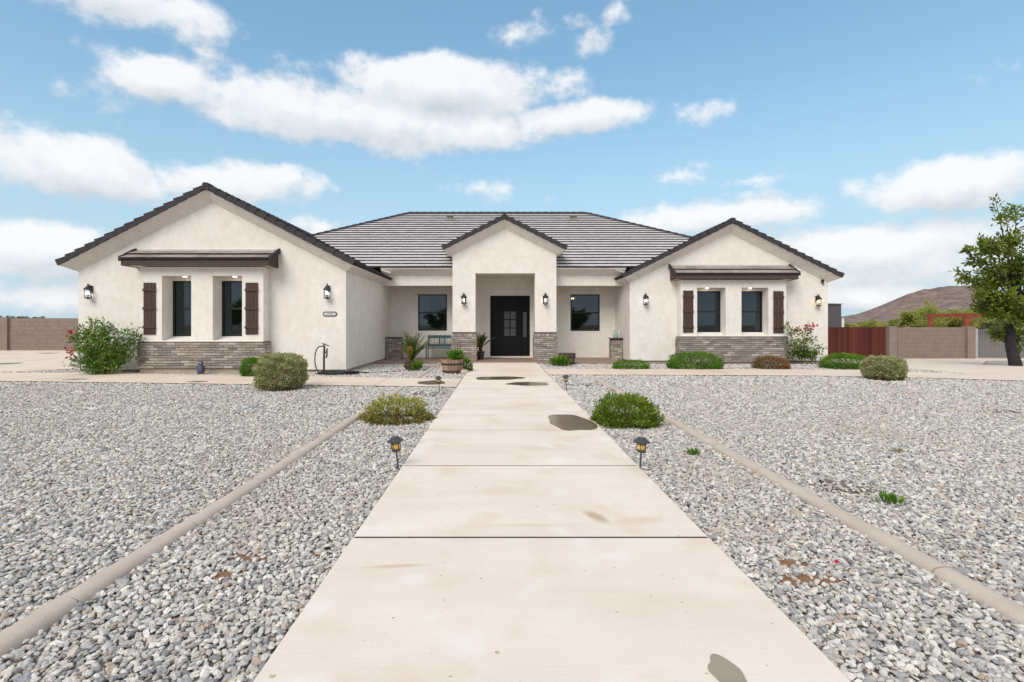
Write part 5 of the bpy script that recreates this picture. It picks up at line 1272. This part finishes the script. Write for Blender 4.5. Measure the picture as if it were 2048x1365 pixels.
tips = [tl(x, y, d_) for (x, y, d_) in ((1990, 395, 0), (2010, 420, .3), (1912, 538, .1), (1930, 495, -.2), (1960, 470, .2), (1985, 480, -.3), (1925, 560, .3), (1950, 590, -.2), (1965, 620, .2), (1990, 640, -.4), (2000, 670, .3), (1975, 540, 0), (2030, 410, .4), (2005, 520, .6), (2010, 600, -.6), (2040, 640, -.5), (2035, 690, .2), (2045, 470, -.3), (2020, 560, .2), (2045, 590, .3), (1945, 610, .1), (2050, 530, 0))]
tree((tb.x, tb.y, tb.z), 'leafy green tree with a leaning dark trunk at the right edge', [(.02, 0, -.1), (-.03, 0, .15), (-.12, 0, .5), (-.20, 0, .85), (-.16, 0, 1.4), (.1, 0, 2.1)], (2.4, .2, 3.2), (1.9, 1.6, 1.9), 6, 8200, .16, LM['tree'], 21, tips=tips, tr=.185, twigs=4, tight=.7)
# desert trees and hill beyond the wall
for (x, d, rx_, h, lm_, sd, lab) in ((1812, 62, 2.3, 3.3, 'palo', 31, 'yellow-green desert tree behind the block wall, left of its neighbour'), (1885, 58, 3.9, 4.0, 'palo', 32, 'widest yellow-green desert tree behind the block wall'),
                           (1852, 75, 3.0, 2.6, 'far', 33, 'dull olive desert shrub between the two yellow-green trees'), (1960, 66, 3.2, 2.6, 'far', 34, 'dull olive desert tree under the red pergola beam'), (1745, 78, 3.4, 1.9, 'palo', 35, 'low yellow-green desert shrub above the red fence'), (1700, 85, 2.0, 1.8, 'palo', 36, 'farthest low desert shrub next to the grey shed')):
    q = px(x, 651, d); tree((q.x, d, gz(q.x, d)), lab, [(0, 0, -.3), (0, 0, h * .15), (.1, 0, h * .28)], (0, 0, h * .58), (rx_, rx_ * .8, h * .46), 14, 7000, .30, LM[lm_], sd, 'desert trees beyond the wall', name='desert_tree', bark=M['twig'], tr=.10)
for (x, d, rx_, h, sd, lab) in ((24, 120, 2.6, 3.55, 41, 'far tree crown showing above the left wall, nearest the picture edge'), (57, 125, 2.2, 3.6, 42, 'far tree crown showing above the left wall, middle of three'), (78, 122, 1.6, 3.5, 43, 'far tree crown showing above the left wall, nearest the house')):
    q = px(x, 651, d); tree((q.x, d, 0), lab, [(0, 0, -.3), (0, 0, h * .2), (.1, 0, h * .35)], (0, 0, h * .68), (rx_, rx_, h * .34), 10, 2500, .35, LM['far'], sd, 'far trees behind the left wall', name='far_tree', bark=M['twig'], tr=.12)
for (x, y, rx_, h, sd, lab) in ((-29, -31, 3.6, 4.4, 51, 'desert tree across the road, mirrored in the left bay windows'), (-8, -33, 3.0, 4.0, 52, 'desert tree across the road, mirrored in the left porch window'), (9.5, -32, 3.2, 4.3, 53, 'desert tree across the road, mirrored in the right porch window'), (22, -30, 3.8, 4.2, 54, 'desert tree across the road, mirrored in the right bay windows')):
    tree((x, y, 0), lab, [(0, 0, -.3), (0, 0, h * .15), (.1, 0, h * .28)], (0, 0, h * .55), (rx_, rx_ * .8, h * .45), 14, 6000, .34, LM['tree'], sd, 'desert trees across the road', name='desert_tree', bark=M['twig'], tr=.12)
def hill():
    d0 = 1300; prof_ = [(1500, 652), (1600, 648), (1685, 636), (1740, 622), (1790, 603), (1830, 586), (1870, 575), (1900, 572), (1930, 578), (1965, 590), (2010, 612), (2060, 630), (2150, 640), (2300, 650)]
    s = MB(); nx_, ny_ = 150, 40; xs_ = np.linspace(1500, 2300, nx_); r = np.random.default_rng(2)
    for j in range(ny_):
        v = j / (ny_ - 1)
        for x in xs_:
            top = float(np.interp(x, [p_[0] for p_ in prof_], [p_[1] for p_ in prof_])); hh = (VPY + 1.5 - top) / F * d0 * 1.0
            dd = d0 - 420 * (1 - v); X = (x - VPX) * d0 / F + (v - 1) * 60
            e = np.array([[X / 60, dd / 60, 0]]); n_ = lump(e, 3, 1.1)[0] + .5 * lump(e * 2.7, 4, 1.1)[0]
            z = hh * (v ** 1.25) * (1 + .10 * n_ * (1 - v * .6)) + (n_ * 2.5 * v)
            s.v.append((X, dd, max(z, -3)))
    for j in range(ny_ - 1):
        for i in range(nx_ - 1): a = j * nx_ + i; s.f.append((a, a + 1, a + nx_ + 1, a + nx_)); s.m.append(0); s.val.append(.5)
    n0 = len(s.v)
    for i, x in enumerate(xs_): s.v.append((s.v[(ny_ - 1) * nx_ + i][0], d0 + 300, -3))
    for i in range(nx_ - 1): a = (ny_ - 1) * nx_ + i; s.f.append((a, a + 1, n0 + i + 1, n0 + i)); s.m.append(0); s.val.append(.5)
    M['hill'] = mat('hill', (.16, .112, .098), .95, (.28, .205, .178), .035, 9, bump=1, bscale=.06, coord='World', col3=(.11, .105, .065), scale3=.09, amt3=.8, bdist=12)
    tag(s.build('hill', M['hill'], smooth=True), kind='structure')
hill()

# ------------------------------------------------------------------ walls, fence, sheds behind
YF = 25.0
def cmu_wall(x0, x1, y, z0, z1, label, pil, courses=8, group='concrete block walls'):
    t = thing('block_wall', label, 'wall', ((x0 + x1) / 2, y, z0), group)
    h = (z1 - z0) / courses; n = max(1, int(round((x1 - x0) / .4)))
    for i in range(courses):
        s = MB(); w = (x1 - x0) / n; off = w / 2 if i % 2 else 0
        for k in range(n + 1):
            a = max(x0 + k * w - off, x0); b_ = min(a + w, x0 + (k + 1) * w - off, x1)
            if b_ - a > .03: s.box(a + .003, b_ - .003, y + random.uniform(-.003, .003), y + .19, z0 + i * h + .003, z0 + (i + 1) * h - .003, val=random.random())
        s.build('block_course', M['cmu'], t)
    s = MB(); s.box(x0 + .005, x1 - .005, y + .012, y + .18, z0 - .1, z1 - .01); s.build('mortar', M['mortar'], t)
    for xx in pil:
        s = MB(); s.box(xx - .2, xx + .2, y - .12, y + .25, z0 - .1, z1 + .05); s.build('pilaster', M['cmu'], t, bevel=.01)
cmu_wall(-45, -25.9, 26.0, .0, 1.72, 'left stretch of brown block wall at the picture edge', [], 8)
cmu_wall(-25.5, -12.0, 26.0, .0, 1.72, 'long brown block wall joining the left side of the house', [-25.7], 8)
zb = gz(20, YF); ztop = 1.25
cmu_wall(19.9, 23.3, YF, zb, ztop, 'grey-brown block wall between red fence and metal gate', [19.6, 23.5], 8)
t = thing('wooden_fence', 'dark red stained board fence beside the right corner of the house', 'fence', (15.5, YF, zb))
x = 11.75
while x < 19.3:
    w = .14; s = MB(); y = YF + random.uniform(-.006, .006); s.box(x, min(x + w - .008, 19.33), y, y + .02, zb + .03, ztop - .02 + random.uniform(-.008, .008)); s.build('board', M['redwood'], t); x += w
for z in (zb + .25, zb + .8, ztop - .2): hb = MB(); hb.box(11.75, 19.33, YF + .028, YF + .07, z, z + .09); hb.build('rail', M['redwood'], t)
hb = MB(); hb.box(11.75, 19.33, YF - .012, YF + .04, ztop - .02, ztop + .01); hb.build('top_rail', M['redwood'], t)
t = thing('metal_gate', 'grey metal picket gate right of the block wall', 'gate', (25.8, YF, zb))
for xx in (23.82, 27.9): s = MB(); s.box(xx - .06, xx + .06, YF - .04, YF + .08, zb - .1, ztop - .06); s.build('post', M['grey_post'], t)
for z in (zb + .08, ztop - .16): s = MB(); s.box(23.9, 27.84, YF, YF + .05, z, z + .05); s.build('rail', M['gate_metal'], t)
x = 23.92
while x < 27.8: s = MB(); s.box(x, x + .05, YF + .012, YF + .036, zb + .13, ztop - .16); s.build('picket', M['gate_metal'], t); x += .085
t = thing('shed', 'dark grey metal shed rising behind the red fence', 'shed', (19, 33, gz(19, 33)))
q1 = px(1682.5, 609, 32); s = MB(); z_ = gz(19, 33)
s.hexa([(16, 32, z_), (q1.x, 32, z_), (q1.x, 36, z_), (16, 36, z_), (16, 32, q1.z + .12), (q1.x, 32, q1.z), (q1.x, 36, q1.z), (16, 36, q1.z + .12)]); s.build('wall', M['shed'], t)
s = MB(); s.hexa([(15.8, 31.9, q1.z + .125), (q1.x + .1, 31.9, q1.z + .003), (q1.x + .1, 36.1, q1.z + .003), (15.8, 36.1, q1.z + .125), (15.8, 31.9, q1.z + .175), (q1.x + .1, 31.9, q1.z + .05), (q1.x + .1, 36.1, q1.z + .05), (15.8, 36.1, q1.z + .175)]); s.build('roof', M['grey_post'], t)
s = MB(); s.box(q1.x + .01, q1.x + .14, 31.93, 32.1, z_, px(1686, 637, 32).z); s.build('downpipe', M['white'], t)
t = thing('pergola', 'red timber pergola frame showing above the block wall', 'pergola', (px(1932, 651, 42).x, 42, gz(30, 42)))
p0 = px(1932, 633, 42); p1 = px(1995, 628, 42); zg = gz(30, 42)
for xx in (p0.x, p1.x + 4.5):
    for yy in (42, 45.5): s = MB(); s.box(xx - .12, xx + .12, yy - .12, yy + .12, zg - .2, p0.z - .02); s.build('post', M['redpaint'], t)
for yy in (42, 45.5): s = MB(); s.box(p0.x - .3, p1.x + 5, yy - .05, yy + .05, p0.z - .02, p0.z + .15); s.build('beam', M['redpaint'], t)
s = MB(); s.tube([(p0.x + .05, 42, p0.z - .75), (p0.x + .75, 42, p0.z)], .07, 6); s.build('brace', M['redpaint'], t)
for k in range(9): s = MB(); xx = p0.x - .2 + k * .85; s.box(xx, xx + .06, 41.6, 45.9, p0.z + .153, p0.z + .25); s.build('rafter', M['redpaint'], t)

# fallen petals on the gravel
for (x, y, lab) in ((1672, 1129, 'magenta petal lying on the gravel right of the walkway'), (627, 885, 'magenta petal lying beside the left curb')):
    c = on_ground(x, y, .03); o = link('petal', leaves_mesh('petal', np.array([[0, 0, 0], [.006, .0, .004], [-.006, .004, .002]]), np.array([[1, 0, .4], [-.6, .8, .3], [0, -1, .5]]), .03, LM['pink'], aspect=.8)); o.location = (c[0], c[1], .035); tag(o, lab, 'petal')
SC.render.resolution_x = 1024; SC.render.resolution_y = 682
